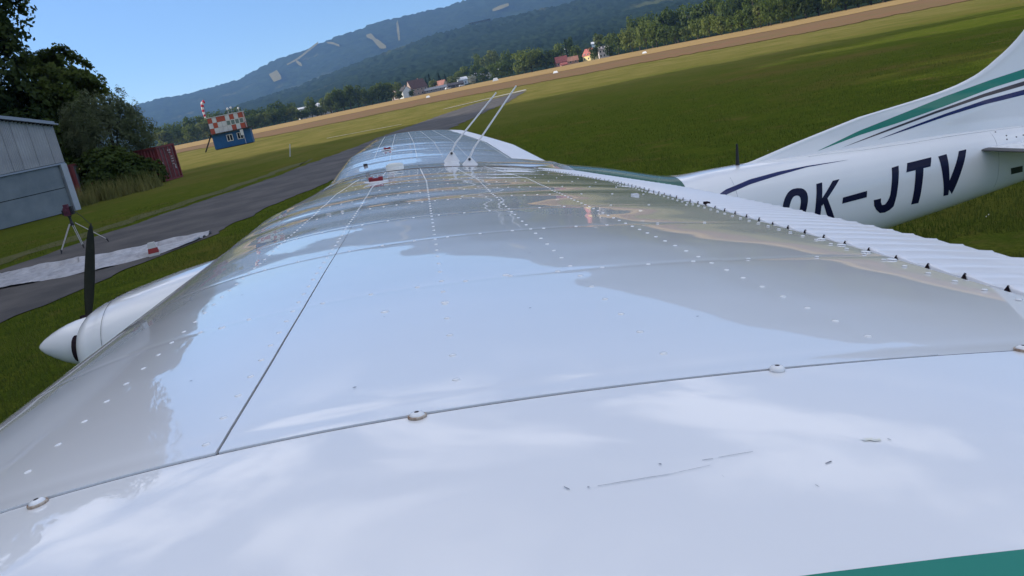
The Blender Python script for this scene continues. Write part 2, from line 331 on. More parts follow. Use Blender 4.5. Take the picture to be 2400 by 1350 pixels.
# ------------------------------------------------------------------ trees
def leaf_cloud(lobes, n, size, seed, gap=.38, up=.3, flat=1.0, gscale=1.6):
    rg = np.random.default_rng(seed); L = np.array([l for l in lobes], float)   # cx cy cz rx ry rz
    w = (L[:, 3]*L[:, 4]*L[:, 5])**(2/3.); w /= w.sum(); C = []; N = []
    need = n
    while need > 0:
        k = rg.choice(len(L), size=need*2, p=w); dv = rg.normal(size=(need*2, 3)); dv /= np.linalg.norm(dv, axis=1)[:, None]
        rad = .55 + .45*rg.random(need*2)**.6
        # clumpy: the radius follows a noise of the direction so the outline is uneven
        nz = vnoise(dv[:, 0]*gscale*2+k*7.1+9, dv[:, 2]*gscale*2+dv[:, 1]*2.3+3, seed)
        rad = rad*(.78+.44*nz)
        p = L[k, :3] + dv*rad[:, None]*L[k, 3:]
        g = vnoise(p[:, 0]*gscale/L[k, 3].mean()*2.2+50, p[:, 2]*gscale/L[k, 5].mean()*2.2+p[:, 1]*.7, seed+5)
        keep = g > gap; p = p[keep]; dv = dv[keep]
        C.append(p[:need]); N.append(dv[:need]); need -= len(p[:need])
    C = np.concatenate(C); N = np.concatenate(N); n = len(C)
    nr = N + rg.normal(size=(n, 3))*.42 + np.array([0, 0, up]); nr /= np.linalg.norm(nr, axis=1)[:, None]
    t = np.cross(nr, rg.normal(size=(n, 3))); t /= np.linalg.norm(t, axis=1)[:, None]; b = np.cross(nr, t)
    s = size*(.6+.8*rg.random(n))[:, None]
    V = np.stack([C+t*s, C+b*s*.6*flat, C-t*s*.9, C-b*s*.6*flat], 1).reshape(-1, 3)
    return V, np.arange(4*n).reshape(n, 4)
def limb_mesh(h, r, limbs, seed, lean=(0, 0)):
    rg = random.Random(seed); mb = MB()
    mb.tube([(0, 0, -.2), (lean[0]*.2, lean[1]*.2, h*.35), (lean[0]*.6, lean[1]*.6, h*.7), (lean[0], lean[1], h)], [r*1.25, r, r*.7, r*.25], 7)
    for lx, ly, lz in limbs:
        z0 = min(h*.55, max(h*.25, lz*.5)); q = r*.45
        mb.tube([(lean[0]*.3, lean[1]*.3, z0), (lx*.5, ly*.5, z0+(lz-z0)*.6), (lx, ly, lz)], [q, q*.7, q*.2], 5)
    return mb
BARK = mat('bark', (.07, .055, .04), .9, (.04, .032, .025), 6)
G1 = leaf_mat('leaf_dark', (.042, .072, .012), (.09, .125, .022), .22, .45)
G2 = leaf_mat('leaf_mid', (.075, .112, .016), (.145, .175, .034), .25, .45)
G3 = leaf_mat('leaf_pale', (.085, .12, .026), (.155, .175, .045), .3, .45)
GC = leaf_mat('needle', (.012, .026, .012), (.028, .046, .018), .4, .1)
GS = leaf_mat('willow_leaf', (.12, .155, .075), (.22, .25, .13), .8, .6)
GL = leaf_mat('leaf_lime', (.028, .054, .010), (.095, .13, .024), .35, .5)
GW = leaf_mat('silver_leaf', (.20, .23, .19), (.32, .34, .30), .5)
def proto_round(seed, m, w=1., n=800, leaf=.55, nl=9):
    rg = random.Random(seed); lobes = [(0, 0, .62, .34*w, .34*w, .30)]
    for k in range(nl):
        a = rg.random()*6.28; q = (.16+.14*rg.random())*w; z = .30+.5*rg.random()
        lobes.append((q*math.cos(a), q*math.sin(a), z, .20*w*(.8+.5*rg.random()), .20*w*(.8+.5*rg.random()), .17*(.8+.5*rg.random())))
    lobes.append((0, 0, .25, .36*w, .36*w, .16))
    V, F = leaf_cloud(np.array(lobes)*10, n, leaf, seed); cm = mesh_np('crown', V, F); cm.materials.append(m)
    t = limb_mesh(6.5, .28, [(l[0]*8, l[1]*8, l[2]*9) for l in lobes[1:6]], seed); tm = mesh_np('trunk', t.v, t.f); tm.materials.append(BARK)
    return tm, cm
def proto_conifer(seed, n=700):
    rg = np.random.default_rng(seed); z = 1.0+9*rg.random(n)**1.25; tier = .75+.25*np.cos(z*5.5); q = (10.2-z)*.235*tier*(.55+.45*rg.random(n)); a = rg.random(n)*6.28
    C = np.stack([q*np.cos(a), q*np.sin(a), z-q*.25], -1); out = np.stack([np.cos(a), np.sin(a), -.35+0*a], -1); s = .55*(.6+.6*rg.random(n))[:, None]
    side = np.stack([-np.sin(a), np.cos(a), 0*a], -1); V = np.stack([C+out*s, C+side*s*.45, C-out*s*.8, C-side*s*.45], 1).reshape(-1, 3)
    cm = mesh_np('crown', V, np.arange(4*n).reshape(n, 4)); cm.materials.append(GC); t = MB().tube([(0, 0, -.2), (0, 0, 9.5)], [.22, .03], 6); tm = mesh_np('trunk', t.v, t.f); tm.materials.append(BARK)
    return tm, cm
PROTO = {'round': [proto_round(s, G2) for s in (1, 2, 3)], 'dark': [proto_round(s, G1) for s in (11, 12, 13)], 'pale': [proto_round(s, G3, .85) for s in (21, 22)],
         'tall': [proto_round(s, G2, .62) for s in (31, 32, 33)], 'silver': [proto_round(41, GW, 1.3)], 'conifer': [proto_conifer(s) for s in (51, 52)], 'bushy': [proto_round(s, G2, 1.45) for s in (61, 62)], 'big': [proto_round(s, G2, 1.5, 2600, .42, 16) for s in (71, 72)]}
NAME = {'round': 'broadleaf_tree', 'dark': 'broadleaf_tree', 'pale': 'broadleaf_tree', 'tall': 'broadleaf_tree', 'silver': 'silver_tree', 'conifer': 'spruce_tree', 'bushy': 'broadleaf_tree', 'big': 'broadleaf_tree'}
tcount = 0
def tree(kind, az, r, h, w=None, label=None, group=None, z=None):
    """w = crown width in metres (else the kind's own proportion)"""
    global tcount
    P = PROTO[kind]; tm, cm = P[tcount % len(P)]; tcount += 1
    x, y = polar(az, r); z = float(terrain(np.array([az]), np.array([r]))[0]) if z is None and r > edge_r(az)+12 else (z or 0.)
    e = empty(NAME[kind], (x, y, max(z, 0) if r < edge_r(az)+60 else z), random.random()*6.28, label, 'tree', group)
    nat = {'round': .8, 'dark': .8, 'pale': .68, 'tall': .5, 'silver': 1., 'conifer': .42, 'bushy': 1.15, 'big': 1.2}[kind]
    sx = h/10. if w is None else (w/(nat*10.)); e.scale = (sx, sx, h/10.)
    obj('trunk', tm, None, e); obj('crown', cm, None, e)
    return e
TREE_LIST = [
    ('pale', -15.18, 622, 12.4, 9.3, 'pale green tree, first from left in the belt behind the blue hut', 'belt of trees behind the blue hut'),
    ('pale', -14.79, 623, 11.8, 8.1, 'pale green tree, second from left in the belt behind the blue hut', 'belt of trees behind the blue hut'),
    ('dark', -14.38, 628, 13.2, 8.1, 'dark green tree, third from left in the belt behind the blue hut', 'belt of trees behind the blue hut'),
    ('round', -13.97, 634, 10.7, 7.6, 'mid green tree, fourth from left in the belt behind the blue hut', 'belt of trees behind the blue hut'),
    ('round', -13.58, 611, 13.4, 8.5, 'mid green tree, fifth from left in the belt behind the blue hut', 'belt of trees behind the blue hut'),
    ('pale', -13.17, 614, 11.0, 7.3, 'pale green tree, sixth from left in the belt behind the blue hut', 'belt of trees behind the blue hut'),
    ('pale', -12.77, 632, 13.2, 8.2, 'pale green tree, seventh from left in the belt behind the blue hut', 'belt of trees behind the blue hut'),
    ('round', -12.32, 635, 16.5, 8.9, 'mid green tree, eighth from left in the belt behind the blue hut', 'belt of trees behind the blue hut'),
    ('dark', -11.87, 619, 15.4, 8.6, 'dark green tree, ninth from left in the belt behind the blue hut', 'belt of trees behind the blue hut'),
    ('dark', -11.4, 620, 16.1, 9.3, 'dark green tree, tenth from left in the belt behind the blue hut', 'belt of trees behind the blue hut'),
    ('dark', -10.91, 634, 15.8, 8.9, 'dark green tree, eleventh from left in the belt behind the blue hut', 'belt of trees behind the blue hut'),
    ('dark', -10.43, 624, 13.7, 8.7, 'dark green tree, twelfth from left in the belt behind the blue hut', 'belt of trees behind the blue hut'),
    ('dark', -14.98, 661, 18.1, 11.2, 'dark green tree, first from left in the second row behind the blue hut', 'second row of trees behind the hut'),
    ('dark', -14.15, 660, 18.4, 11.8, 'dark green tree, second from left in the second row behind the blue hut', 'second row of trees behind the hut'),
    ('dark', -13.38, 661, 19.1, 11.2, 'dark green tree, third from left in the second row behind the blue hut', 'second row of trees behind the hut'),
    ('dark', -12.53, 662, 20.5, 11.9, 'dark green tree, fourth from left in the second row behind the blue hut', 'second row of trees behind the hut'),
    ('dark', -11.66, 663, 21.1, 11.9, 'dark green tree, fifth from left in the second row behind the blue hut', 'second row of trees behind the hut'),
    ('dark', -10.73, 664, 19.8, 11.9, 'dark green tree, sixth from left in the second row behind the blue hut', 'second row of trees behind the hut'),
    ('round', -9.97, 619, 11.7, 8.0, 'mid green tree, first from left in the row between hut and white barn', 'trees between the blue hut and the white roofed barn'),
    ('dark', -9.56, 631, 13.2, 8.8, 'dark green tree, second from left in the row between hut and white barn', 'trees between the blue hut and the white roofed barn'),
    ('pale', -9.19, 620, 11.1, 7.4, 'pale green tree, third from left in the row between hut and white barn', 'trees between the blue hut and the white roofed barn'),
    ('round', -8.78, 623, 11.8, 8.1, 'mid green tree, fourth from left in the row between hut and white barn', 'trees between the blue hut and the white roofed barn'),
    ('dark', -8.39, 628, 13.8, 8.8, 'dark green tree, fifth from left in the row between hut and white barn', 'trees between the blue hut and the white roofed barn'),
    ('round', -8.01, 626, 11.9, 7.5, 'mid green tree, sixth from left in the row between hut and white barn', 'trees between the blue hut and the white roofed barn'),
    ('dark', -7.65, 618, 12.3, 8.6, 'dark green tree, seventh from left in the row between hut and white barn', 'trees between the blue hut and the white roofed barn'),
    ('pale', -7.24, 617, 11.1, 8.0, 'pale green tree, eighth from left in the row between hut and white barn', 'trees between the blue hut and the white roofed barn'),
    ('round', -6.85, 634, 10.1, 6.3, 'mid green tree, ninth from left in the row between hut and white barn', 'trees between the blue hut and the white roofed barn'),
    ('dark', -9.78, 664, 17.2, 10.6, 'dark green tree, first from left in the back row left of the white barn', 'back row left of the barn'),
    ('dark', -8.97, 665, 16.6, 11.9, 'dark green tree, second from left in the back row left of the white barn', 'back row left of the barn'),
    ('dark', -8.14, 666, 17.9, 11.3, 'dark green tree, third from left in the back row left of the white barn', 'back row left of the barn'),
    ('dark', -7.38, 667, 16.0, 11.3, 'dark green tree, fourth from left in the back row left of the white barn', 'back row left of the barn'),
    ('dark', -5.9, 623, 16.2, 8.1, 'tall narrow tree between the two white barn roofs', None),
    ('round', -6.27, 620, 6.8, 6.8, 'low bush in front of the long white barn roof', None),
    ('dark', -6.6, 622, 7.7, 8.1, 'dark bush below the left end of the long white barn roof', None),
    ('dark', -5.57, 622, 7.4, 6.8, 'dark low tree below the smaller white barn roof', None),
    ('pale', -5.29, 621, 7.1, 6.8, 'pale low bush right of the smaller white barn roof', None),
    ('round', -5.03, 631, 13.8, 6.9, 'mid green tree, first from left in the tall row right of the white barn', 'tall trees right of the white barn roof'),
    ('tall', -4.64, 632, 15.8, 7.6, 'tall narrow tree, second from left in the tall row right of the white barn', 'tall trees right of the white barn roof'),
    ('tall', -4.25, 628, 16.9, 7.5, 'tall narrow tree, third from left in the tall row right of the white barn', 'tall trees right of the white barn roof'),
    ('tall', -3.8, 634, 18.3, 8.2, 'tall narrow tree, fourth from left in the tall row right of the white barn', 'tall trees right of the white barn roof'),
    ('tall', -3.34, 628, 18.8, 8.1, 'tall narrow tree, fifth from left in the tall row right of the white barn', 'tall trees right of the white barn roof'),
    ('dark', -2.83, 632, 17.0, 8.8, 'dark green tree, sixth from left in the tall row right of the white barn', 'tall trees right of the white barn roof'),
    ('dark', -2.35, 639, 14.6, 7.6, 'dark green tree, seventh from left in the tall row right of the white barn', 'tall trees right of the white barn roof'),
    ('dark', -1.93, 630, 13.2, 8.8, 'dark green tree, first from left in the row left of the big brown roof', 'dark trees left of the big dark roofed house'),
    ('dark', -1.47, 634, 15.2, 10.7, 'dark green tree, second from left in the row left of the big brown roof', 'dark trees left of the big dark roofed house'),
    ('dark', -0.98, 634, 15.8, 10.1, 'dark green tree, third from left in the row left of the big brown roof', 'dark trees left of the big dark roofed house'),
    ('round', -0.5, 640, 14.0, 8.9, 'mid green tree, fourth from left in the row left of the big brown roof', 'dark trees left of the big dark roofed house'),
    ('pale', 0.05, 677, 14.2, 6.7, 'pale green tree rising behind the small white house', None),
    ('round', -0.12, 632, 6.9, 6.9, 'bright low bush before the small white house', None),
    ('dark', 0.71, 634, 5.7, 4.4, 'small dark tree in the white house garden', None),
    ('pale', 2.32, 685, 10.2, 7.5, 'pale willowy tree behind the long grey barn', None),
    ('conifer', 1.83, 735, 12.5, 5.9, 'dark spruce left of the pale willowy tree', None),
    ('conifer', 2.09, 750, 14.2, 6.0, 'taller dark spruce by the pale willowy tree', None),
    ('conifer', 2.72, 760, 13.6, 6.8, 'dark spruce right of the pale willowy tree', None),
    ('conifer', 3.13, 765, 11.4, 6.1, 'dark spruce above the little red roofed cottage', None),
    ('pale', 3.65, 730, 9.5, 9.5, 'light green tree above the dark sheds', None),
    ('round', 4.05, 760, 12.9, 10.6, 'mid green tree above the parked cars', None),
    ('silver', 4.83, 652, 7.8, 7.2, 'silvery white leaved tree beside the dark sheds', None),
    ('round', 4.57, 790, 15.8, 11.8, 'mid green tree, first from left in the trees around the village roofs', 'village trees between the silver tree and the big round tree'),
    ('dark', 5.15, 760, 15.9, 11.4, 'dark green tree, second from left in the trees around the village roofs', 'village trees between the silver tree and the big round tree'),
    ('dark', 5.58, 660, 11.8, 10.5, 'dark green tree, fourth from left in the trees around the village roofs', 'village trees between the silver tree and the big round tree'),
    ('pale', 5.98, 808, 20.9, 11.3, 'pale green tree, fifth from left in the trees around the village roofs', 'village trees between the silver tree and the big round tree'),
    ('round', 6.35, 673, 13.4, 9.4, 'mid green tree, sixth from left in the trees around the village roofs', 'village trees between the silver tree and the big round tree'),
    ('dark', 6.79, 658, 14.4, 11.1, 'dark green tree, eighth from left in the trees around the village roofs', 'village trees between the silver tree and the big round tree'),
    ('dark', 7.22, 642, 12.8, 10.2, 'dark green tree, ninth from left in the trees around the village roofs', 'village trees between the silver tree and the big round tree'),
    ('pale', 6.58, 830, 24.8, 12.4, 'pale green tree, seventh from left in the trees around the village roofs', 'village trees between the silver tree and the big round tree'),
    ('round', 5.35, 870, 26.9, 11.3, 'mid green tree, third from left in the trees around the village roofs', 'village trees between the silver tree and the big round tree'),
    ('dark', 7.36, 740, 22.9, 11.1, 'dark green tree, tenth from left in the trees around the village roofs', 'village trees between the silver tree and the big round tree'),
    ('big', 8.84, 602, 18.6, 24.0, 'big round tree standing alone before the village', None),
    ('dark', 9.81, 597, 14.3, 11.9, 'dark tree leaning against the big round tree', None),
    ('pale', 7.91, 608, 4.8, 4.2, 'small pale bush at the foot of the big round tree', None),
    ('pale', 8.4, 599, 6.0, 4.2, 'second pale bush under the big round tree, nearer its trunk', None),
    ('dark', 10.38, 642, 12.8, 9.6, 'dark tree behind the red roofed house', None),
    ('round', 10.95, 684, 17.7, 11.6, 'green tree above the red roofed house', None),
    ('dark', 11.58, 656, 19.6, 7.2, 'dark upright tree between the two red roofs', None),
    ('round', 11.97, 620, 14.2, 8.0, 'rounded tree left of the yellow gabled house', None),
    ('conifer', 11.29, 639, 17.8, 4.5, 'dark spruce beside the brick coloured house', None),
    ('dark', 13.0, 539, 8.6, 6.4, 'dark round tree in front of the yellow gabled house', None),
    ('pale', 13.45, 631, 17.6, 9.4, 'pale tree above the yellow gabled house', None),
    ('round', 14.12, 592, 15.9, 10.0, 'green tree right of the pale block of flats', None),
    ('dark', 14.63, 565, 14.6, 9.6, 'dark tree at the end of the village', None),
    ('dark', 14.01, 543, 8.1, 5.4, 'small dark tree right of the pale house', None),
    ('bushy', 15.52, 520, 16.1, 14.5, 'broad bushy tree, first from left in the line of big trees past the village', 'line of big trees along the right end of the field'),
    ('bushy', 16.43, 496, 16.3, 11.9, 'broad bushy tree, second from left in the line of big trees past the village', 'line of big trees along the right end of the field'),
    ('bushy', 17.12, 486, 15.5, 11.6, 'broad bushy tree, third from left in the line of big trees past the village', 'line of big trees along the right end of the field'),
    ('dark', 17.72, 477, 12.4, 8.6, 'dark green tree, fourth from left in the line of big trees past the village', 'line of big trees along the right end of the field'),
    ('dark', 18.3, 472, 10.4, 7.1, 'dark green tree, fifth from left in the line of big trees past the village', 'line of big trees along the right end of the field'),
    ('pale', 18.93, 454, 8.2, 5.0, 'pale green tree, sixth from left in the line of big trees past the village', 'line of big trees along the right end of the field'),
    ('bushy', 19.71, 444, 11.1, 9.3, 'broad bushy tree, seventh from left in the line of big trees past the village', 'line of big trees along the right end of the field'),
    ('bushy', 20.44, 428, 11.1, 8.5, 'broad bushy tree, eighth from left in the line of big trees past the village', 'line of big trees along the right end of the field'),
    ('round', 21.18, 414, 9.9, 7.8, 'mid green tree, ninth from left in the line of big trees past the village', 'line of big trees along the right end of the field'),
    ('round', 21.84, 409, 8.6, 6.1, 'mid green tree, tenth from left in the line of big trees past the village', 'line of big trees along the right end of the field'),
    ('round', 22.45, 392, 9.8, 6.6, 'mid green tree, eleventh from left in the line of big trees past the village', 'line of big trees along the right end of the field'),
    ('dark', 23.07, 383, 11.5, 6.9, 'dark green tree, twelfth from left in the line of big trees past the village', 'line of big trees along the right end of the field'),
    ('pale', 23.59, 376, 10.5, 6.4, 'pale green tree, thirteenth from left in the line of big trees past the village', 'line of big trees along the right end of the field'),
    ('bushy', 24.21, 369, 11.8, 7.4, 'broad bushy tree, fourteenth from left in the line of big trees past the village', 'line of big trees along the right end of the field'),
    ('dark', 24.87, 368, 12.1, 7.3, 'dark green tree, fifteenth from left in the line of big trees past the village', 'line of big trees along the right end of the field'),
    ('bushy', 25.52, 377, 12.0, 8.3, 'broad bushy tree, sixteenth from left in the line of big trees past the village', 'line of big trees along the right end of the field'),
    ('dark', 26.28, 377, 12.4, 8.6, 'dark green tree, seventeenth from left in the line of big trees past the village', 'line of big trees along the right end of the field'),
    ('dark', 27.02, 381, 12.9, 8.7, 'dark green tree, eighteenth from left in the line of big trees past the village', 'line of big trees along the right end of the field'),
    ('bushy', 27.8, 374, 12.3, 8.2, 'broad bushy tree, nineteenth from left in the line of big trees past the village', 'line of big trees along the right end of the field'),
    ('dark', 28.59, 382, 12.2, 8.4, 'dark green tree, twentieth from left in the line of big trees past the village', 'line of big trees along the right end of the field'),
    ('dark', 29.3, 379, 11.3, 7.6, 'dark green tree, twenty-first from left in the line of big trees past the village', 'line of big trees along the right end of the field'),
    ('round', 30.01, 384, 10.3, 7.6, 'mid green tree, twenty-second from left in the line of big trees past the village', 'line of big trees along the right end of the field'),
    ('dark', 30.79, 390, 10.5, 7.8, 'dark green tree, twenty-third from left in the line of big trees past the village', 'line of big trees along the right end of the field'),
    ('dark', 31.6, 385, 10.7, 8.4, 'dark green tree, twenty-fourth from left in the line of big trees past the village', 'line of big trees along the right end of the field'),
    ('bushy', 32.51, 392, 11.3, 9.0, 'broad bushy tree, twenty-fifth from left in the line of big trees past the village', 'line of big trees along the right end of the field'),
    ('dark', 33.62, 389, 11.6, 8.9, 'dark green tree, twenty-sixth from left in the line of big trees past the village', 'line of big trees along the right end of the field'),
    ('dark', 16.02, 560, 23.7, 12.9, 'dark green tree, first from left in the back row behind the big trees', 'back row behind the line of big trees'),
    ('dark', 16.84, 529, 23.0, 12.1, 'dark green tree, second from left in the back row behind the big trees', 'back row behind the line of big trees'),
    ('dark', 17.67, 500, 20.9, 11.5, 'dark green tree, third from left in the back row behind the big trees', 'back row behind the line of big trees'),
    ('dark', 18.49, 505, 21.9, 11.6, 'dark green tree, fourth from left in the back row behind the big trees', 'back row behind the line of big trees'),
    ('dark', 19.3, 497, 21.8, 11.4, 'dark green tree, fifth from left in the back row behind the big trees', 'back row behind the line of big trees'),
    ('dark', 20.12, 477, 20.2, 10.9, 'dark green tree, sixth from left in the back row behind the big trees', 'back row behind the line of big trees'),
    ('dark', 20.92, 474, 22.5, 10.9, 'dark green tree, seventh from left in the back row behind the big trees', 'back row behind the line of big trees'),
    ('dark', 21.71, 427, 18.5, 9.8, 'dark green tree, eighth from left in the back row behind the big trees', 'back row behind the line of big trees'),
    ('dark', 22.5, 433, 20.1, 9.9, 'dark green tree, ninth from left in the back row behind the big trees', 'back row behind the line of big trees'),
    ('dark', 23.28, 416, 20.1, 9.5, 'dark green tree, tenth from left in the back row behind the big trees', 'back row behind the line of big trees'),
    ('dark', 24.05, 389, 16.7, 8.9, 'dark green tree, eleventh from left in the back row behind the big trees', 'back row behind the line of big trees'),
    ('dark', 24.82, 413, 18.1, 9.5, 'dark green tree, twelfth from left in the back row behind the big trees', 'back row behind the line of big trees'),
    ('dark', 25.57, 423, 19.8, 9.7, 'dark green tree, thirteenth from left in the back row behind the big trees', 'back row behind the line of big trees'),
    ('dark', 26.33, 414, 16.9, 9.5, 'dark green tree, fourteenth from left in the back row behind the big trees', 'back row behind the line of big trees'),
    ('dark', 27.07, 403, 19.1, 9.2, 'dark green tree, fifteenth from left in the back row behind the big trees', 'back row behind the line of big trees'),
    ('dark', 27.8, 427, 18.1, 9.8, 'dark green tree, sixteenth from left in the back row behind the big trees', 'back row behind the line of big trees'),
    ('dark', 28.54, 416, 18.7, 9.5, 'dark green tree, seventeenth from left in the back row behind the big trees', 'back row behind the line of big trees'),
    ('dark', 29.25, 418, 19.2, 9.6, 'dark green tree, eighteenth from left in the back row behind the big trees', 'back row behind the line of big trees'),
    ('dark', 29.96, 429, 21.1, 9.8, 'dark green tree, nineteenth from left in the back row behind the big trees', 'back row behind the line of big trees'),
    ('dark', 30.67, 407, 16.0, 9.3, 'dark green tree, twentieth from left in the back row behind the big trees', 'back row behind the line of big trees'),
    ('dark', 31.37, 435, 19.3, 10.0, 'dark green tree, twenty-first from left in the back row behind the big trees', 'back row behind the line of big trees'),
    ('dark', 32.06, 431, 17.0, 9.9, 'dark green tree, twenty-second from left in the back row behind the big trees', 'back row behind the line of big trees'),
    ('dark', 32.73, 437, 20.5, 10.0, 'dark green tree, twenty-third from left in the back row behind the big trees', 'back row behind the line of big trees'),
    ('dark', 33.4, 417, 20.2, 9.6, 'dark green tree, twenty-fourth from left in the back row behind the big trees', 'back row behind the line of big trees'),
    ('dark', 34.07, 442, 19.8, 10.1, 'dark green tree, twenty-fifth from left in the back row behind the big trees', 'back row behind the line of big trees'),
]
for k_, a_, r_, h_, w_, l_, g_ in TREE_LIST: tree(k_, a_, r_, h_, w_, l_, g_, None if r_ > edge_r(a_)+60 else 0.)
# ------------------------------------------------------------------ big trees beside the hangar, undergrowth, reeds
def near_tree(name, x, y, lobes, n, leaf, m, th, tr, label, cat='tree', gap=.38, seed=1, flat=1., limbs=8, group=None, up=.3, bark=True):
    e = empty(name, (x, y, 0), 0, label, cat, group); L = np.array(lobes, float)
    V, F = leaf_cloud(L, n, leaf, seed, gap, up, flat); obj('crown' if cat == 'tree' else 'foliage', mesh_np('crown', V, F), m, e)
    t = limb_mesh(th, tr, [(l[0]*.85, l[1]*.85, l[2]*.95) for l in lobes[:limbs]], seed, (L[0, 0]*.5, L[0, 1]*.5)); t.build('trunk' if cat == 'tree' else 'stem', BARK, e)
    return e
near_tree('lime_tree', -34.5, 73, [(0, 0, 15, 6, 6, 6), (5.9, 0, 18.2, 3.2, 3.4, 3.8), (5.2, 0, 15.0, 3.0, 3.2, 2.6), (4.4, 0, 21.5, 3.8, 3.6, 3.4), (3.4, 0, 25, 3, 3, 3), (-3, 0, 20, 5.5, 5.5, 5), (3.2, 0, 17.5, 4, 4, 3.6), (2.5, 0, 10, 4.5, 5, 4), (-2, -2, 9, 6, 6, 5), (1.2, 0, 22, 4, 4, 3.6), (4.0, -1, 13.2, 2.6, 3, 2.3), (0, 0, 5, 6, 6, 4), (-7, 0, 14, 6, 6, 7), (5, 0, 7.6, 2.6, 3, 2.6), (2, -2, 5.5, 5, 3, 3)], 62000, .21, GL, 17, .55, 'tall dark tree filling the sky behind the grey hangar', gap=.40, seed=3, limbs=11)
near_tree('lime_tree', -27.2, 75, [(0, 0, 9.0, 2.9, 3, 2.6), (1.6, 0, 8.0, 2.1, 2.6, 2.2), (-1.8, 0, 9.8, 2.0, 2.4, 2.0), (.5, 0, 10.6, 1.7, 2, 1.4), (2.3, 0, 9.3, 1.4, 1.6, 1.3), (-2, 0, 6.5, 2.6, 3, 2.6), (.2, 0, 5.6, 2.2, 2.6, 2.0)], 22000, .17, GL, 9, .3, 'dark rounded tree leaning over between the hangar and the willow', gap=.42, seed=8)
near_tree('willow_tree', -21.6, 66.5, [(0, 0, 3.9, 2.9, 2.4, 2.7), (-1.2, 0, 5.4, 1.6, 1.6, 1.9), (1.2, 0, 5.3, 1.5, 1.6, 2.0), (-2.2, 0, 4.4, 1.2, 1.4, 1.8), (2.0, 0, 4.0, 1.4, 1.4, 1.7), (.3, 0, 6.0, .9, .9, 1.5), (1.5, 0, 6.2, .55, .6, 1.3), (-2.6, 0, 5.5, .55, .6, 1.3), (-.9, 0, 6.6, .45, .5, 1.1)], 20000, .13, GS, 4.5, .16, 'grey green bushy willow beside the red container', gap=.36, seed=15, flat=.45)
near_tree('elder_shrub', -22.6, 63.2, [(0, 0, 1.3, 2.2, 1.3, 1.6), (-2.2, .3, 1.4, 1.5, 1.2, 1.6), (2.2, .6, 1.1, 1.6, 1.2, 1.4), (3.6, 1.2, .9, 1.1, 1., 1.1), (.8, 0, 2.2, 1.5, 1, 1.1)], 9000, .15, G1, 1.6, .07, 'dark undergrowth at the foot of the willow', 'shrub', gap=.3, seed=23)
near_tree('elder_shrub', -20.2, 64.2, [(0, 0, 1.3, 1.3, .8, 1.6), (-.9, 0, 2.1, 1.1, .8, 1.2), (.75, .5, .9, .9, .7, 1.1), (-1.6, 0, 1.2, 1.2, .9, 1.5)], 6000, .13, G1, 1.6, .06, 'dark bush hiding the long side of the red container', 'shrub', gap=.25, seed=27)
near_tree('elder_shrub', -26.6, 66.5, [(0, 0, 2.3, 2.2, 1.6, 2.4), (-1.6, 0, 1.6, 1.8, 1.4, 1.8), (1.4, .5, 3.4, 1.4, 1.2, 1.6), (.6, 0, 4.6, 1.3, 1.2, 1.5)], 7000, .17, G1, 2.6, .08, 'dark tall shrub pressed against the hangar corner', 'shrub', gap=.32, seed=29)
# the wood that continues beyond the hangar and shades the apron
WP = [proto_round(s, G1, 1.05, 3200, .40, 14) for s in (81, 82)]
for i, (xx, yy) in enumerate([(-27, 8), (-33, 14), (-29, 21), (-36, 24), (-28, 1), (-34, 4), (-41, 15), (-43, 28), (-45, 38), (-51, 34), (-44, 48), (-50, 55), (-43, 60), (-52, 46), (-30, -8), (-36, -14), (-58, 62), (-47, 69), (-54, 74), (-49, 63), (-61, 70), (-46, 76)]):
    e = empty('wood_tree', (xx, yy, 0), random.random()*6.28, 'tall dark tree of the wood beside the apron, beyond the hangar', 'tree', 'wood beside the apron'); s = random.uniform(2.2, 2.6)*(1.15 if yy > 40 else 1); e.scale = (s*.85, s*.85, s)
    tm, cm = WP[i % 2]; obj('trunk', tm, None, e); obj('crown', cm, None, e)

def blades(name, pts, hmin, hmax, wid, m, label, kind, seed, cat=None, lean=.35, per=1):
    rg = np.random.default_rng(seed); P = np.repeat(np.asarray(pts), per, 0); n = len(P); a = rg.random(n)*6.28; h = hmin+(hmax-hmin)*rg.random(n); l = h*lean*rg.normal(size=n)
    dx, dy = np.cos(a), np.sin(a); b = rg.random(n)*6.28; w = wid*(.6+.8*rg.random(n))
    V = np.zeros((n, 3, 3)); V[:, 0] = np.stack([P[:, 0]+dx*w, P[:, 1]+dy*w, P[:, 2]*0-.04], -1); V[:, 1] = np.stack([P[:, 0]-dx*w, P[:, 1]-dy*w, P[:, 2]*0-.04], -1)
    V[:, 2] = np.stack([P[:, 0]+np.cos(b)*l, P[:, 1]+np.sin(b)*l, h], -1)
    return tag(obj(name, mesh_np(name, V.reshape(-1, 3), np.arange(3*n).reshape(n, 3)), m), label, cat, kind=kind)
GR = leaf_mat('grass_blade', (.060, .098, .012), (.115, .135, .024), .6, .4)
GR2 = leaf_mat('dry_blade', (.16, .16, .05), (.30, .27, .10), .6, .3)
rg = np.random.default_rng(4)
def inpoly(X, Y, A, B):   # is a point on the taxiway ribbon? (by x interval at y)
    xa = np.interp(Y, [p[1] for p in A], [p[0] for p in A]); xb = np.interp(Y, [p[1] for p in B], [p[0] for p in B]); return (X > xa-.1) & (X < xb+.1)
TA = [(-20, -20), (-16, 8), (-14.2, 20), (-12.7, 27.3), (-10.1, 35.2), (-7.4, 42.4), (-5.6, 49.6), (-3, 60.7), (4.4, 88.5)]; TB = [(-11, -20), (-9.4, 8), (-8.4, 16.8), (-5.9, 23.4), (-4.3, 30.6), (-.6, 43), (2.6, 54.9), (6.7, 71.1), (9.9, 82)]
az = np.concatenate([rg.uniform(-36, 0, 110000), rg.uniform(2, 42, 100000)]); q = np.concatenate([6.5*np.exp(rg.random(110000)*1.9), 8*np.exp(rg.random(100000)*1.8)])
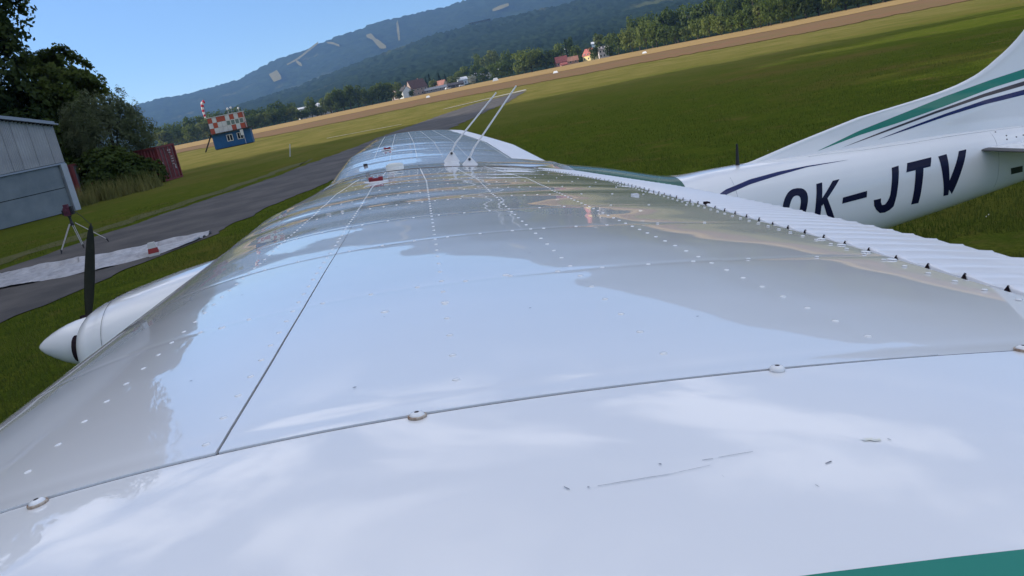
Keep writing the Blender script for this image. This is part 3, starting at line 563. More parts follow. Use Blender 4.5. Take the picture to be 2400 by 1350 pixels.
X = q*np.sin(np.radians(az)); Y = q*np.cos(np.radians(az)); k = ~inpoly(X, Y, TA, TB)
k &= vnoise(X*.9, Y*.9, 3) > .2
blades('grass', np.stack([X[k], Y[k], 0*X[k]], -1), .03, .085, .008, GR, 'short green grass around the parked aeroplane', 'stuff', 7)
n = 4200; u = rg.random(n)**1.6; X = -21.6+4.2*u+rg.normal(size=n)*.45; Y = 54.6+4.6*u+rg.normal(size=n)*.7; k = vnoise(X*1.6, Y*1.6, 5) > .38; X = X[k]; Y = Y[k]; n = len(X)
blades('reed_grass', np.stack([X, Y, 0*X], -1), .2, 1.5, .02, GR2, 'tall pale ungrazed grass beside the hangar corner', 'stuff', 9, lean=.22)
n = 120; X = rg.uniform(6.0, 13.5, n); Y = rg.uniform(8, 17, n)
def daisies():
    V = []; F = []
    for x, y in zip(X, Y):
        b = len(V); s = .006; z = .06+.03*random.random(); V += [(x-s, y-s, z), (x+s, y-s, z+.01), (x+s, y+s, z+.012), (x-s, y+s, z+.002)]; F.append((b, b+1, b+2, b+3))
    return mesh_np('clover', V, F)
tag(obj('clover', daisies(), mat('petal', (.55, .55, .48), .9)), 'scattered white clover heads in the grass under the tail', kind='stuff')
# ------------------------------------------------------------------ hangar
wallm = mat('hangar_panel', (.125, .155, .18), .55, (.17, .20, .22), .9, bump=.004, bscale=3)
cladm = mat('hangar_cladding', (.33, .34, .36), .6, (.26, .27, .29), .8)
postm = mat('hangar_post', (.38, .42, .47), .6, (.30, .33, .37), 1.5)
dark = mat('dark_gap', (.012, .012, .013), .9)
trimm = mat('hangar_trim', (.24, .28, .34), .5)
hg = empty('hangar', (-19.7, 51.7, 0), 0, 'grey metal hangar with blue grey doors and sheet cladding beside the dark tree', 'hangar')
ux = Vector((-2.7, -4.2, 0)).normalized(); bk = Vector((-.841, .541, 0))
hg.matrix_world = Matrix(((ux.x, bk.x, 0, -19.7), (ux.y, bk.y, 0, 51.7), (0, 0, 1, 0), (0, 0, 0, 1)))
HW, HD = 14., 16.
roofz = lambda x: 4.95 + .245*(HW/2 - abs(x-HW/2))
for i in range(2):
    for z0, z1 in ((.03, 1.38), (1.42, 2.68)):
        MB().box((.42+i*6.75, .06, z0), (.42+i*6.75+6.7, .14, z1)).build('door_panel', wallm, hg)
MB().box((.0, -.12, 0), (.37, .25, 2.72)).build('corner_post', postm, hg)
MB().box((HW-.3, -.05, 0), (HW, .25, 2.72)).build('corner_post', postm, hg)
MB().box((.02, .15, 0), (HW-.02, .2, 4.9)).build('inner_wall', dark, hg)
MB().box((0, -.04, 2.70), (HW, .12, 2.80)).build('lintel', trimm, hg)
xs = 0.
rg2 = random.Random(3)
while xs < HW-.2:
    w = min(rg2.choice([.62, .84, .95]), HW-xs); m = MB()
    n = 6
    for k in range(n):
        a = xs+.012+(w-.024)*k/n; b = xs+.012+(w-.024)*(k+1)/n; mid = (a+b)/2
        y0, y1 = -.03, -.055
        m.add([(a, y0, 2.82), (mid, y1, 2.82), (b, y0, 2.82), (b, y0, roofz(b)-.05), (mid, y1, roofz(mid)-.05), (a, y0, roofz(a)-.05)], [(0, 1, 4, 5), (1, 2, 3, 4)])
    m.box((xs+.012, -.025, 2.82), (xs+w-.012, .0, roofz(xs)-.08)); m.build('cladding_panel', cladm, hg); xs += w
for s in (0, 1):
    xa, xb = (0, HW/2) if s == 0 else (HW, HW/2)
    m = MB(); m.add([(xa-(.25 if s == 0 else -.25), -.2, roofz(xa)-.06), (xb, -.2, roofz(xb)), (xb, HD, roofz(xb)), (xa-(.25 if s == 0 else -.25), HD, roofz(xa)-.06), (xa-(.25 if s == 0 else -.25), -.2, roofz(xa)+.02), (xb, -.2, roofz(xb)+.1), (xb, HD, roofz(xb)+.1), (xa-(.25 if s == 0 else -.25), HD, roofz(xa)+.02)],
        [(0, 1, 2, 3), (4, 7, 6, 5), (0, 4, 5, 1), (1, 5, 6, 2), (2, 6, 7, 3), (3, 7, 4, 0)]); m.build('roof', trimm, hg)
    v = MB()
    v.add([(xa, -.26, roofz(xa)-.02), (xb, -.26, roofz(xb)-.02), (xb, -.26, roofz(xb)+.16), (xa, -.26, roofz(xa)+.16), (xa, -.2, roofz(xa)-.02), (xb, -.2, roofz(xb)-.02), (xb, -.2, roofz(xb)+.16), (xa, -.2, roofz(xa)+.16)], [(0, 1, 2, 3), (4, 7, 6, 5), (3, 2, 6, 7), (0, 4, 5, 1)])
    v.build('verge_trim', trimm, hg)
    tt = MB(); k = .15
    while k < HW/2:
        x = k if s == 0 else HW-k; tt.box((x-.05, -.245, roofz(x)-.11), (x+.05, -.10, roofz(x)-.045)); k += .21
    tt.build('sheet_edge', dark, hg)
MB().box((0, .22, 0), (.1, HD, 4.95)).build('side_wall', cladm, hg); MB().box((HW-.1, .26, 0), (HW, HD, 4.95)).build('side_wall', cladm, hg)

# ------------------------------------------------------------------ shipping containers
redm = mat('container_red', (.18, .022, .026), .55, (.11, .02, .02), 1.4, bump=.003, bscale=8)
whm = mat('stencil_white', (.5, .48, .47), .8, (.25, .15, .15), 9)
steel = mat('dull_steel', (.17, .17, .17), .5, metal=.6)
def container(x, y, rz, label):
    e = empty('shipping_container', (x, y, 0), rz, label, 'container', 'red shipping containers')   # +x is the door end
    b = MB()
    for s in (0, 1):   # corrugated long sides
        yy = 0.06 if s == 0 else 2.38; n = 24
        for k in range(n):
            xa = -6.0+5.9*k/n; xb = -6.0+5.9*(k+1)/n; xm1 = xa+(xb-xa)*.3; xm2 = xa+(xb-xa)*.6; o = .05 if s == 0 else -.05
            b.add([(xa, yy, .15), (xm1, yy+o, .15), (xm2, yy+o, .15), (xb, yy, .15), (xb, yy, 2.5), (xm2, yy+o, 2.5), (xm1, yy+o, 2.5), (xa, yy, 2.5)], [(0, 1, 6, 7), (1, 2, 5, 6), (2, 3, 4, 5)])
    b.box((-6.06, 0.1, .1), (-6.0, 2.34, 2.5)); b.build('side_panel', redm, e)
    MB().box((-6.06, .03, 2.5), (0, 2.41, 2.58)).build('roof', redm, e)
    f = MB()
    for yy in (0, 2.30):
        f.box((-.16, yy, 0), (.02, yy+.14, 2.6)); f.box((-6.1, yy, 0), (-5.95, yy+.14, 2.6)); f.box((-5.95, yy, 0), (-.16, yy+.14, .15)); f.box((-5.95, yy, 2.48), (-.16, yy+.14, 2.6))
    f.box((-.16, .14, 2.46), (.02, 2.30, 2.6)); f.box((-.16, .14, 0), (.02, 2.30, .14)); f.build('frame', redm, e)
    for i in range(2):
        d = MB().box((-.1, .16+i*1.07, .16), (-.06, 1.21+i*1.07, 2.44))
        for k in range(5): d.box((-.06, .20+i*1.07, .26+k*.44), (-.035, 1.17+i*1.07, .26+k*.44+.22))
        d = d.build('door', redm, e)
        for k in (.3, .78):
            MB().tube([(-.01, .16+i*1.07+k, .1), (-.01, .16+i*1.07+k, 2.5)], .022, 8).build('locking_bar', steel, d)
    for yy, z, w, h in ((1.62, 2.18, .42, .10), (1.62, 2.0, .3, .08), (1.78, 1.70, .26, .07), (1.80, 1.52, .3, .07), (1.74, 1.33, .34, .07), (1.76, 1.12, .28, .07), (.42, 1.35, .12, .14), (1.95, .9, .2, .3)):
        MB().box((-.033, yy-w/2, z-h/2), (-.028, yy+w/2, z+h/2)).build('stencil_mark', whm, e)
    return e
container(-18.35, 65.2, R(-17), 'red shipping container with white stencil marks beside the willow')
container(-22.9, 61.2, R(14), 'dark red shipping container half hidden between hangar and shrubs')

# ------------------------------------------------------------------ airfield control hut
blu = mat('hut_blue', (.005, .072, .20), .5, (.008, .092, .23), 1.2)
chr_ = mat('check_red', (.42, .07, .030), .6, (.33, .06, .03), 1.5); chw = mat('check_white', (.62, .61, .58), .6, (.50, .48, .46), 1.3)
glassd = mat('dark_pane', (.02, .025, .03), .06); frw = mat('white_frame', (.6, .58, .52), .6); glassl = mat('pale_pane', (.16, .20, .18), .05)
timber = mat('dark_timber', (.035, .028, .022), .8)
HX, HY = -28.7, 146.
ht = empty('control_hut', (HX, HY, 0), R(3), 'blue cabin carrying a red and white chequered lookout on the airfield edge', 'hut')
w2 = 3.12
MB().box((-w2, 0, .12), (w2, 2.4, 2.45)).build('cabin', blu, ht)
MB().box((-w2+.1, .1, 0), (w2-.1, 2.3, .12)).build('plinth', timber, ht)
for k in range(9):
    MB().box((-w2+.02+k*.69, -.03, .14), (-w2+.06+k*.69, .0, 2.43)).build('batten', blu, ht)
for xw in (-.35, 1.35):
    fr = MB(); fr.box((xw-.5, -.07, 1.0), (xw+.5, -.031, 1.1)); fr.box((xw-.5, -.07, 2.0), (xw+.5, -.031, 2.1)); fr.box((xw-.5, -.07, 1.1), (xw-.4, -.031, 2.0)); fr.box((xw+.4, -.07, 1.1), (xw+.5, -.031, 2.0)); fr.box((xw-.05, -.07, 1.1), (xw+.05, -.031, 2.0))
    f = fr.build('window', frw, ht)
    for a in (-.4, .05): MB().box((xw+a, -.05, 1.1), (xw+a+.35, -.035, 2.0)).build('pane', glassd, f)
MB().box((-w2-.4, -.5, 2.47), (w2+.35, 2.6, 2.62)).build('platform', timber, ht)
MB().box((-3.1, 0.02, 2.64), (2.55, 2.2, 5.22)).build('lookout', mat('lookout_core', (.10, .09, .085), .8), ht)
PAT = ['RWRRWRWR', 'WRWW....', 'RWWWWRWR']
cw = 5.65/8; chh = .86
for r_, row in enumerate(PAT):
    for c_, ch in enumerate(row):
        x0 = -3.1+c_*cw; z1 = 5.22-r_*chh
        if ch == '.':
            fr = MB(); fr.box((x0+.01, -.04, z1-chh), (x0+.08, .0, z1)); fr.box((x0+cw-.08, -.04, z1-chh), (x0+cw-.01, .0, z1)); fr.box((x0+.08, -.04, z1-.1), (x0+cw-.08, .0, z1)); fr.box((x0+.08, -.04, z1-chh), (x0+cw-.08, 0., z1-chh+.08))
            f = fr.build('window', frw, ht); MB().box((x0+.08, -.02, z1-chh+.08), (x0+cw-.08, -.005, z1-.1)).build('pane', glassl, f)
        else: MB().box((x0+.012, -.03, z1-chh+.012), (x0+cw-.012, .0, z1-.012)).build('panel', chr_ if ch == 'R' else chw, ht)
for c_ in range(3):
    for r_ in range(3): MB().box((2.56, .05+c_*.72, 5.22-(r_+1)*chh+.012), (2.59, .75+c_*.72, 5.22-r_*chh-.012)).build('panel', chw if (c_+r_) % 2 else chr_, ht)
MB().box((-3.2, -.1, 5.24), (2.65, 2.3, 5.34)).build('roof', chw, ht)
rl = MB()
for x in (2.7, 3.6): rl.tube([(x, -.4, 2.62), (x, -.4, 3.6)], .03, 6)
rl.tube([(2.7, -.4, 3.6), (3.62, -.4, 3.6)], .03, 6); rl.build('railing', timber, ht)
st = MB()
for y in (.3, 1.0): st.box((-.05, y-.04, 0), (.05, y+.04, 3.0), Matrix.Translation((-w2-1.75, 0, 0)) @ Matrix.Rotation(R(32), 4, 'Y'))
for k in range(8): st.box((-w2-1.75+.19*k, .3, .28+k*.29), (-w2-1.5+.19*k, 1.0, .31+k*.29))
st.build('stair', timber, ht)
sg = MB().box((1.55, -.5, 1.55), (2.05, -.46, 2.46)).box((1.98, -.48, .1), (2.04, -.44, 1.55)); sg.build('notice_board', chw, ht)
an = MB().tube([(.2, 1, 5.3), (.15, 1, 8.0)], [.025, .012], 6)
an.build('aerial', steel, ht)
for x, z in ((.4, 6.1), (.95, 6.15), (2.1, 5.85)):
    MB().tube([(x, .8, 5.3), (x, .8, z)], .02, 6).lathe([(.02, z-.1), (.16, z), (.16, z+.18), (.05, z+.26)], 10, Matrix.Translation((x, .8, 0))).build('lamp', chw, ht)
ws = empty('windsock', (HX-3.05, HY+.1, 0), 0, 'limp red and white windsock on a mast over the chequered lookout', 'windsock')
MB().tube([(0, 0, 5.36), (0, 0, 8.1)], .04, 8).build('mast', steel, ws)
sr = mat('sock_red', (.50, .025, .05), .8); sw = mat('sock_white', (.7, .62, .62), .8)
pts = [(.25, 0, 8.0), (.02, -.1, 7.95), (-.17, -.1, 7.6), (-.25, -.1, 7.2), (-.28, -.1, 6.8), (-.30, -.1, 6.4), (-.30, -.1, 6.0), (-.28, -.1, 5.65), (-.25, -.1, 5.4)]
rad = [.30, .27, .24, .22, .2, .18, .17, .15, .13]
for k in range(8): MB().tube(pts[k:k+2], rad[k:k+2], 10).build('sock_band', sr if k % 2 == 0 else sw, ws)

# ------------------------------------------------------------------ tripod, tarpaulin, marker, posts
alu = mat('aluminium', (.42, .40, .38), .4, metal=.7); blk = mat('black_plastic', (.015, .014, .018), .5); pur = mat('dark_red_cover', (.10, .022, .04), .6)
tp = empty('tripod', (-11.05, 28.0, 0), 0, 'survey tripod with a dark red instrument standing on the taxiway edge', 'tripod')
ap = Vector((0, 0, .84))
for fx, fy in ((-.38, -.45), (.16, -.12), (.78, .25)):
    l = MB(); s = Vector((fy, -fx, 0)).normalized()*.028
    for q in (-1, 1): l.tube([ap+s*q+Vector((fx, fy, 0))*.12, Vector((fx, fy, .12))*1.0+s*q*.7], .012, 6)
    lo = l.build('leg', alu, tp)
    MB().tube([Vector((fx, fy, .14)), Vector((fx*1.06, fy*1.06, 0))], [.03, .012], 6).build('foot', blk, lo)
MB().lathe([(.03, .76), (.06, .78), (.06, .86), (.04, .9), (.035, 1.03), (.06, 1.05), (.06, 1.09)], 12).build('head', blk, tp)
MB().lathe([(.02, 1.0), (.034, 1.0), (.034, 1.06), (.02, 1.06)], 12).build('collar', chw, tp)
it = MB().box((-.13, -.10, 1.10), (.11, .12, 1.36)); it.box((-.09, -.08, 1.36), (.07, .08, 1.46)); it.lathe([(.05, -.16), (.06, -.12), (.06, .1), (.05, .14)], 12, Matrix.Translation((-.01, 0, 1.25)) @ Matrix.Rotation(R(90), 4, 'X')); it = it.build('instrument', pur, tp); it.scale = (.82, .82, 1); it.location = (0, 0, 0)
MB().box((.112, -.06, 1.12), (.17, .08, 1.38)).build('side_bracket', blk, tp); MB().box((-.17, -.05, 1.14), (-.132, .06, 1.30)).build('side_bracket', blk, tp)
MB().tube([(.15, 0, 1.25), (.34, .05, 1.0), (.48, .1, .72), (.55, .12, .55)], .012, 6).build('strap', blk, tp)

def tarp():
    A = [(-18, 27.2), (-14.5, 25.9), (-12.3, 25.25), (-10.6, 24.75), (-8.9, 24.45), (-7.8, 24.45), (-6.6, 24.05), (-6.05, 24.25)]; B = [(-17.5, 23.6), (-14, 22.6), (-10.9, 22.0), (-9.4, 21.65), (-8.2, 21.5), (-7.1, 21.95), (-6.5, 22.5), (-6.15, 23.3)]
    def res(L, n=260):
        L = np.array(L); s = np.concatenate([[0], np.cumsum(np.linalg.norm(np.diff(L, axis=0), axis=1))]); u = np.linspace(0, s[-1], n); return np.stack([np.interp(u, s, L[:, 0]), np.interp(u, s, L[:, 1])], -1)
    a, b = res(A), res(B); t = np.linspace(0, 1, 46)[None, :, None]; k = np.arange(260)
    a = a + .28*(fbm(k*.12, k*0+1., 4, 3)-.47)[:, None]; b = b + .30*(fbm(k*.10, k*0+4., 4, 5)-.47)[:, None]
    P = a[:, None]*(1-t)+b[:, None]*t; X, Y = P[..., 0], P[..., 1]; T = np.broadcast_to(t[..., 0], X.shape)
    z = .03 + .20*np.exp(-((T-.1-.05*vnoise(X*.6, X*0, 2))/.07)**2)*(.6+.6*fbm(X*1.2, T*2, 3, 6)) + .12*np.exp(-((T-.55-.1*vnoise(X*.5, X*0+3, 2))/.07)**2) + .16*np.exp(-((T-.93)/.06)**2)*(.5+.8*fbm(X*1.4, T*2, 3, 16))
    z = .55*z + .16*(fbm(X*.9+T*1.5, T*9+X*.3, 4, 9)-.2) + .03*fbm(X*6, Y*6, 2, 19) * np.sin(np.pi*np.clip(T, .02, .98))**.4 - .05
    return grid_mesh('tarpaulin', np.stack([X, Y, np.maximum(z, .018)], -1), True)
tag(obj('tarpaulin', tarp(), mat('plastic_sheet', (.44, .44, .46), .4, (.28, .28, .30), 3.5, bump=.05, bscale=6, detail=7)), 'crumpled white plastic sheeting laid across the taxiway', 'tarpaulin')
mk = empty('marker_board', (-7.0, 22.05, 0), .2, 'small red and white marker standing on the plastic sheeting', 'marker')
m4 = lambda s, z: [(-s, -s*.8, z), (s, -s*.8, z), (s, s*.8, z), (-s, s*.8, z)]
def frus(s0, z0, s1, z1): return MB().add(m4(s0, z0)+m4(s1, z1), [(0, 3, 2, 1), (4, 5, 6, 7), (0, 1, 5, 4), (1, 2, 6, 5), (2, 3, 7, 6), (3, 0, 4, 7)])
frus(.20, .0, .19, .10).build('base', chw, mk); frus(.19, .101, .165, .26).build('red_band', mat('marker_red', (.34, .030, .028), .6, (.26, .03, .03), 3), mk); frus(.165, .261, .125, .44).build('top', chw, mk); mk.scale = (.66, .66, .8)
pp = MB().tube([(-8.85, 63.4, -.1), (-8.62, 63.5, .88)], [.035, .03], 8); tag(pp.build('stake', chw), 'thin white stake leaning in the grass left of the far wing', 'stake')
wm = mat('marker_white', (.75, .74, .70), .7)
for az_, r_, w_, h_, lab in ((1.75, 297, 1.5, .62, 'white roof shaped runway marker lying on the brown strip, alone left of the aerials'), (6.36, 470, 3.4, 1.5, 'larger white roof shaped marker on the tan field by the village'), (10.35, 247, 1.5, .55, 'pale runway marker on the brown strip under the big round tree'), (16.25, 290, 1.6, .6, 'white runway marker on the tan field under the line of big trees')):
    x, y = polar(az_, r_); e = empty('runway_marker', (x, y, .1), R(-az_), lab, 'runway marker', 'white runway markers')
    MB().add([(-w_/2, -.4, 0), (w_/2, -.4, 0), (w_*.3, .4, h_), (-w_*.3, .4, h_)], [(0, 1, 2, 3)]).add([(-w_/2, 1.2, 0), (w_/2, 1.2, 0), (w_*.3, .4, h_-.01), (-w_*.3, .4, h_-.01)], [(0, 3, 2, 1)]).build('slope', wm, e)
    MB().add([(-w_/2, -.38, 0), (-w_*.3, .4, h_-.02), (-w_/2, 1.18, 0)], [(0, 1, 2)]).add([(w_/2, -.38, 0), (w_*.3, .4, h_-.02), (w_/2, 1.18, 0)], [(0, 2, 1)]).build('end', wm, e)

# ------------------------------------------------------------------ village
def hmat(n, c): return mat('wall_'+n, c, .8, tuple(v*.85 for v in c), .8)
def rmat(n, c): return mat('roof_'+n, c, .75, tuple(v*.7 for v in c), .9)
WIN = mat('far_window', (.03, .035, .04), .15)
def house(az, dr, w, d, hw, hr, rz, wm_, rm_, label, cols=3, rows=1, chim=True, name='house', zoff=0., hip=.0, frame=True):
    r = edge_r(az)+dr; x, y = polar(az, r); z = float(terrain(np.array([az]), np.array([r]))[0]) if dr > 15 else 0.
    e = empty(name, (x, y, max(z, 0)-.1+zoff), R(-az+rz), label, 'barn' if name == 'barn' else ('shed' if name == 'shed' else 'house'))
    b = MB().box((-w/2, -d/2, 0), (w/2, d/2, hw)); gx = w/2*(1-hip)
    b.add([(-w/2, -d/2, hw), (-w/2, d/2, hw), (-gx, 0, hw+hr-.05)], [(0, 2, 1)]).add([(w/2, -d/2, hw), (w/2, d/2, hw), (gx, 0, hw+hr-.05)], [(0, 1, 2)]); b.build('wall', wm_, e)
    o = .4; ro = MB(); zz = hw-.15
    for s in (-1, 1):
        ro.add([(-w/2-o, s*(d/2+o), zz), (w/2+o, s*(d/2+o), zz), (gx+o*.5, 0, hw+hr), (-gx-o*.5, 0, hw+hr), (-w/2-o, s*(d/2+o), zz+.2), (w/2+o, s*(d/2+o), zz+.2), (gx+o*.5, 0, hw+hr+.2), (-gx-o*.5, 0, hw+hr+.2)], [(0, 1, 2, 3), (4, 7, 6, 5), (0, 4, 5, 1), (0, 3, 7, 4), (1, 5, 6, 2)])
    if hip:
        for s in (-1, 1): ro.add([(s*(w/2+o), -d/2-o, zz+.1), (s*(w/2+o), d/2+o, zz+.1), (s*gx, 0, hw+hr+.15)], [(0, 1, 2)])
    ro = ro.build('roof', rm_, e)
    if chim: MB().box((w*.15, -.2, hw+hr*.55), (w*.15+.6, .4, hw+hr+.9)).build('chimney', hmat('brick', (.25, .12, .09)), ro)
    for q in range(rows):
        for k in range(cols):
            cxw = -w/2+w*(k+.5)/cols; z0 = .9+q*2.7; fw = MB().box((cxw-.6, -d/2-.05, z0), (cxw+.6, -d/2-.002, z0+1.5)).build('window', frw, e)
            MB().box((cxw-.48, -d/2-.07, z0+.12), (cxw+.48, -d/2-.052, z0+1.38)).build('pane', WIN, fw)
    if hr > 2:
        for q in range(rows):
            fw = MB().box((-w/2-.05, -.6, 1.0+q*2.7), (-w/2-.002, .6, 2.4+q*2.7)).build('window', frw, e); MB().box((-w/2-.07, -.48, 1.1+q*2.7), (-w/2-.052, .48, 2.3+q*2.7)).build('pane', WIN, fw)
    return e
house(1.15, 18, 13, 10, 5.6, 6.2, 24, hmat('tan', (.33, .25, .21)), rmat('brown', (.085, .040, .035)), 'big house with a steep dark brown roof and tan gable', 4, 2)
house(.35, 10, 6.5, 8, 5.0, 3.4, -60, hmat('white', (.62, .66, .66)), rmat('black', (.035, .033, .034)), 'small white house with a dark roof beside the big tan house', 2, 2)
house(-.15, 46, 7, 8, 4.6, 3, 40, hmat('rose', (.42, .33, .30)), rmat('brown2', (.14, .09, .08)), 'pinkish house half hidden by the small white house', 2, 1)
house(2.35, 16, 17, 7, 2.3, 1.6, 4, hmat('grey', (.22, .21, .21)), rmat('grey', (.30, .30, .31)), 'long low grey barn right of the big tan house', 5, 1, False, 'barn')
house(2.75, 55, 9, 8, 4, 3.6, -30, hmat('cream', (.5, .40, .25)), rmat('rust', (.42, .18, .13)), 'cottage with a rusty red roof behind the long grey barn', 2, 1)
house(3.7, 22, 12, 7, 2.4, 1.6, 6, hmat('darkwood', (.06, .05, .055)), rmat('slate', (.055, .05, .06)), 'dark low sheds right of the long grey barn', 3, 1, False, 'shed')
house(-6.1, 60, 15, 9, 7.6, 1.0, 8, hmat('offwhite', (.5, .5, .48)), rmat('white', (.75, .76, .78)), 'long barn with a white roof behind the belt of trees', 4, 1, False, 'barn', hip=.0)
house(-5.0, 70, 10, 8, 8.4, 1.0, 4, hmat('offwhite', (.5, .5, .48)), rmat('white', (.75, .76, .78)), 'smaller barn with a white roof right of the tall narrow tree', 3, 1, False, 'barn')
house(1.35, 150, 6, 6, 5, 2, 0, hmat('white', (.62, .66, .66)), rmat('white', (.75, .76, .78)), 'white roofed house showing above the big brown roof', 2, 1, False)
house(4.2, 95, 8, 7, 4, 2.2, 10, hmat('white', (.62, .66, .66)), rmat('white', (.75, .76, .78)), 'white roofed house above the dark sheds', 2, 1, False)
house(5.4, 210, 11, 7, 4, 1.8, 6, hmat('white', (.62, .66, .66)), rmat('white', (.75, .76, .78)), 'white roofed house highest in the village trees', 3, 1, False)
house(6.35, 150, 9, 7, 4, 2, 0, hmat('white', (.62, .66, .66)), rmat('white', (.75, .76, .78)), 'white roofed house between the village trees and the big round tree', 2, 1, False)
house(5.7, 120, 9, 8, 5, 3, -20, hmat('stone', (.42, .38, .33)), rmat('grey', (.30, .30, .31)), 'stone coloured house below the highest white roof', 3, 1)
house(10.85, 24, 8.2, 7, 2.8, 3.8, 8, hmat('rosy', (.42, .22, .20)), rmat('red', (.40, .11, .09)), 'house with a bright red roof right of the big round tree', 3, 1)
house(10.98, 6, 4.2, 4, 1.0, 1.2, 8, hmat('rosy', (.42, .22, .20)), rmat('red', (.40, .11, .09)), 'low red roofed garage in front of the bright red roof', 1, 0, False, 'shed')
house(11.62, 26, 7, 7, 2.2, 2.8, 0, hmat('brickish', (.34, .22, .17)), rmat('clay', (.36, .17, .11)), 'brick coloured house right of the bright red roof', 2, 1)
house(12.75, 40, 7.6, 6.6, 3.6, 4.2, -48, hmat('yellow', (.72, .58, .26)), rmat('red', (.40, .11, .09)), 'house with a yellow gable and red roof', 2, 2)
house(13.65, 40, 6.6, 6, 6, 1.2, 6, hmat('pale', (.50, .45, .44)), rmat('pale', (.42, .37, .36)), 'pale grey block of flats at the end of the village', 3, 3, False)
house(11.3, 190, 3.4, 3.4, 9, 1.4, 0, hmat('white', (.62, .66, .66)), rmat('white', (.75, .76, .78)), 'slim white tower above the red roofed house', 1, 1, False)
house(13.1, 190, 3.4, 3.4, 9, 1.4, 0, hmat('white', (.62, .66, .66)), rmat('white', (.75, .76, .78)), 'slim white tower above the pale block of flats', 1, 1, False)
carw = mat('car_white', (.72, .72, .72), .25, coat=.5); tyre = mat('tyre', (.012, .012, .012), .9)
def car(az, r, rz, label):
    x, y = polar(az, r); e = empty('parked_car', (x, y, .1), R(rz), label, 'car', 'white cars by the grey barn')
    prof = [(-2.1, .35), (2.1, .35), (2.15, .8), (1.2, .95), (.55, 1.42), (-1.2, 1.45), (-1.9, 1.0), (-2.15, .9)]
    MB().prism(prof, -.85, .85, Matrix.Rotation(R(90), 4, 'X')).build('body', carw, e)
    MB().prism([(1.08, .98), (.52, 1.37), (-1.12, 1.39), (-1.75, 1.02)], -.87, .87, Matrix.Rotation(R(90), 4, 'X')).build('window', glassd, e)
    for sx in (-1.3, 1.3):
        for sy in (-.75, .75): MB().lathe([(.2, -.1), (.33, -.1), (.33, .1), (.2, .1)], 12, Matrix.Translation((sx, sy, .33)) @ Matrix.Rotation(R(90), 4, 'X')).build('wheel', tyre, e)
car(3.15, 642, 30, 'white car parked at the end of the long grey barn'); car(4.1, 640, 10, 'white car parked in front of the dark sheds')
# ------------------------------------------------------------------ the aeroplane (own frame: x aft, y to starboard, z up)
DIH, C0, YK, TLE, TTE, YJ, TW = 1.8867, 1.6130, 2.5427, .11867, 1.28666, -5.2130, 3.6068
MROT = Matrix(((0.9952757712582744, 0.0, 0.09708830591913264), (-0.002459878002183473, 0.999678979320394, 0.025216806006107838), (-0.09705713856518469, -0.025336501434398997, 0.9949562671537896)))
ac = empty('aeroplane', (0, 0, 0), 0, 'white high wing light aeroplane with green and navy stripes and dark tail letters', 'aeroplane')
ac.matrix_world = Matrix.Translation((-0.63441, 5.71172, 2.25386)) @ MROT.to_4x4()
def paint(name, c, c2=None, rough=.22, coat=1.):
    return mat(name, c, rough, c2 or tuple(v*.965 for v in c), 2.2, coat=coat, spec=.08, detail=6, contrast=(.3, .7))
WHITE = paint('aircraft_white', (.83, .835, .835))
WHITE2 = paint('control_surface_white', (.82, .825, .84), rough=.35, coat=.35)
GREEN = paint('stripe_green', (.030, .235, .165)); NAVY = paint('stripe_navy', (.012, .022, .105)); GREY = paint('stripe_grey', (.060, .055, .062)); INK = paint('letter_navy', (.010, .012, .040), rough=.4, coat=.3)
GAP = mat('seam_dark', (.026, .018, .022), .9, spec=0.); SEAL = mat('seam_sealant', (.10, .07, .05), .8, (.04, .03, .03), 30)
foil_t = lambda t: .6*(.2969*np.sqrt(t)-.126*t-.3516*t**2+.2843*t**3-.1036*t**4)
def foil_c(t): return np.where(t < .4, .02/.16*(.8*t-t*t), .02/.36*(.2+.8*t-t*t))
tapf = lambda y: np.clip((np.abs(y)-YK)/(5.3-YK), 0, 2)
wle = lambda y: TLE*tapf(y)
wte = lambda y: C0+(TTE-C0)*tapf(y)
def wz(x, y, low=False):
    a, b = wle(y), wte(y); c = b-a; t = np.clip((x-a)/c, 0, 1); th = foil_t(t)
    return (foil_c(t)+(-th if low else th))*c + (x-a-.35*c)*np.tan(np.radians(TW)*tapf(y)) - .13 + np.abs(y)*math.tan(R(DIH))
lin = lambda a, b, y: a+(b-a)*np.clip((np.abs(y)-2.6)/2.7, 0, 2)
XS = lambda y: lin(.4615, .4645, y); XA = lambda y: lin(1.049, .938, y); XH = lambda y: lin(1.358, 1.126, y)
X2 = lambda y: .6537-.0135*np.clip((np.abs(y)-2.5), 0, 9); X3 = lambda y: .845-.0285*np.clip((np.abs(y)-2.48), 0, 9)
RIBS = np.array([.62, .98, 1.34, 1.70, 2.06, 2.41, 2.77, 3.13, 3.497, 3.906, 4.317, 4.760, 5.19])
ROWX = [lambda y: .316+0*y, lambda y: XS(y)-.0115, X2, X3, lambda y: XA(y)-.0185, lambda y: XH(y)-.022]
def skin_dz(x, y):   # sag between the ribs, pulled-in rivet rows, slight unevenness of the sheet
    ay = np.abs(y); k = np.clip(np.searchsorted(RIBS, ay)-1, 0, len(RIBS)-2); s = np.clip((ay-RIBS[k])/(RIBS[k+1]-RIBS[k]), 0, 1)
    bay = np.floor(x/.21); amp = (hash2(k+np.where(y > 0, 40, 0), bay*0, 7)-.3)*.0028 + .0013*(vnoise(x*3.2, k*3.7+np.where(y > 0, 9, 0), 3)-.5)
    dz = -amp*np.sin(np.pi*s)**2
    rib = np.min(np.abs(ay[..., None]-RIBS), -1); dz = dz - .00022*np.exp(-(rib/.011)**2)
    for f in ROWX[1:5]: dz = dz - .00010*np.exp(-((x-f(y))/.011)**2)
    dz = dz + .0024*(fbm(x*2.6+3, y*2.6, 3, 21)-.45) + .00055*(fbm(x*9, y*8+4, 2, 31)-.37)
    return dz
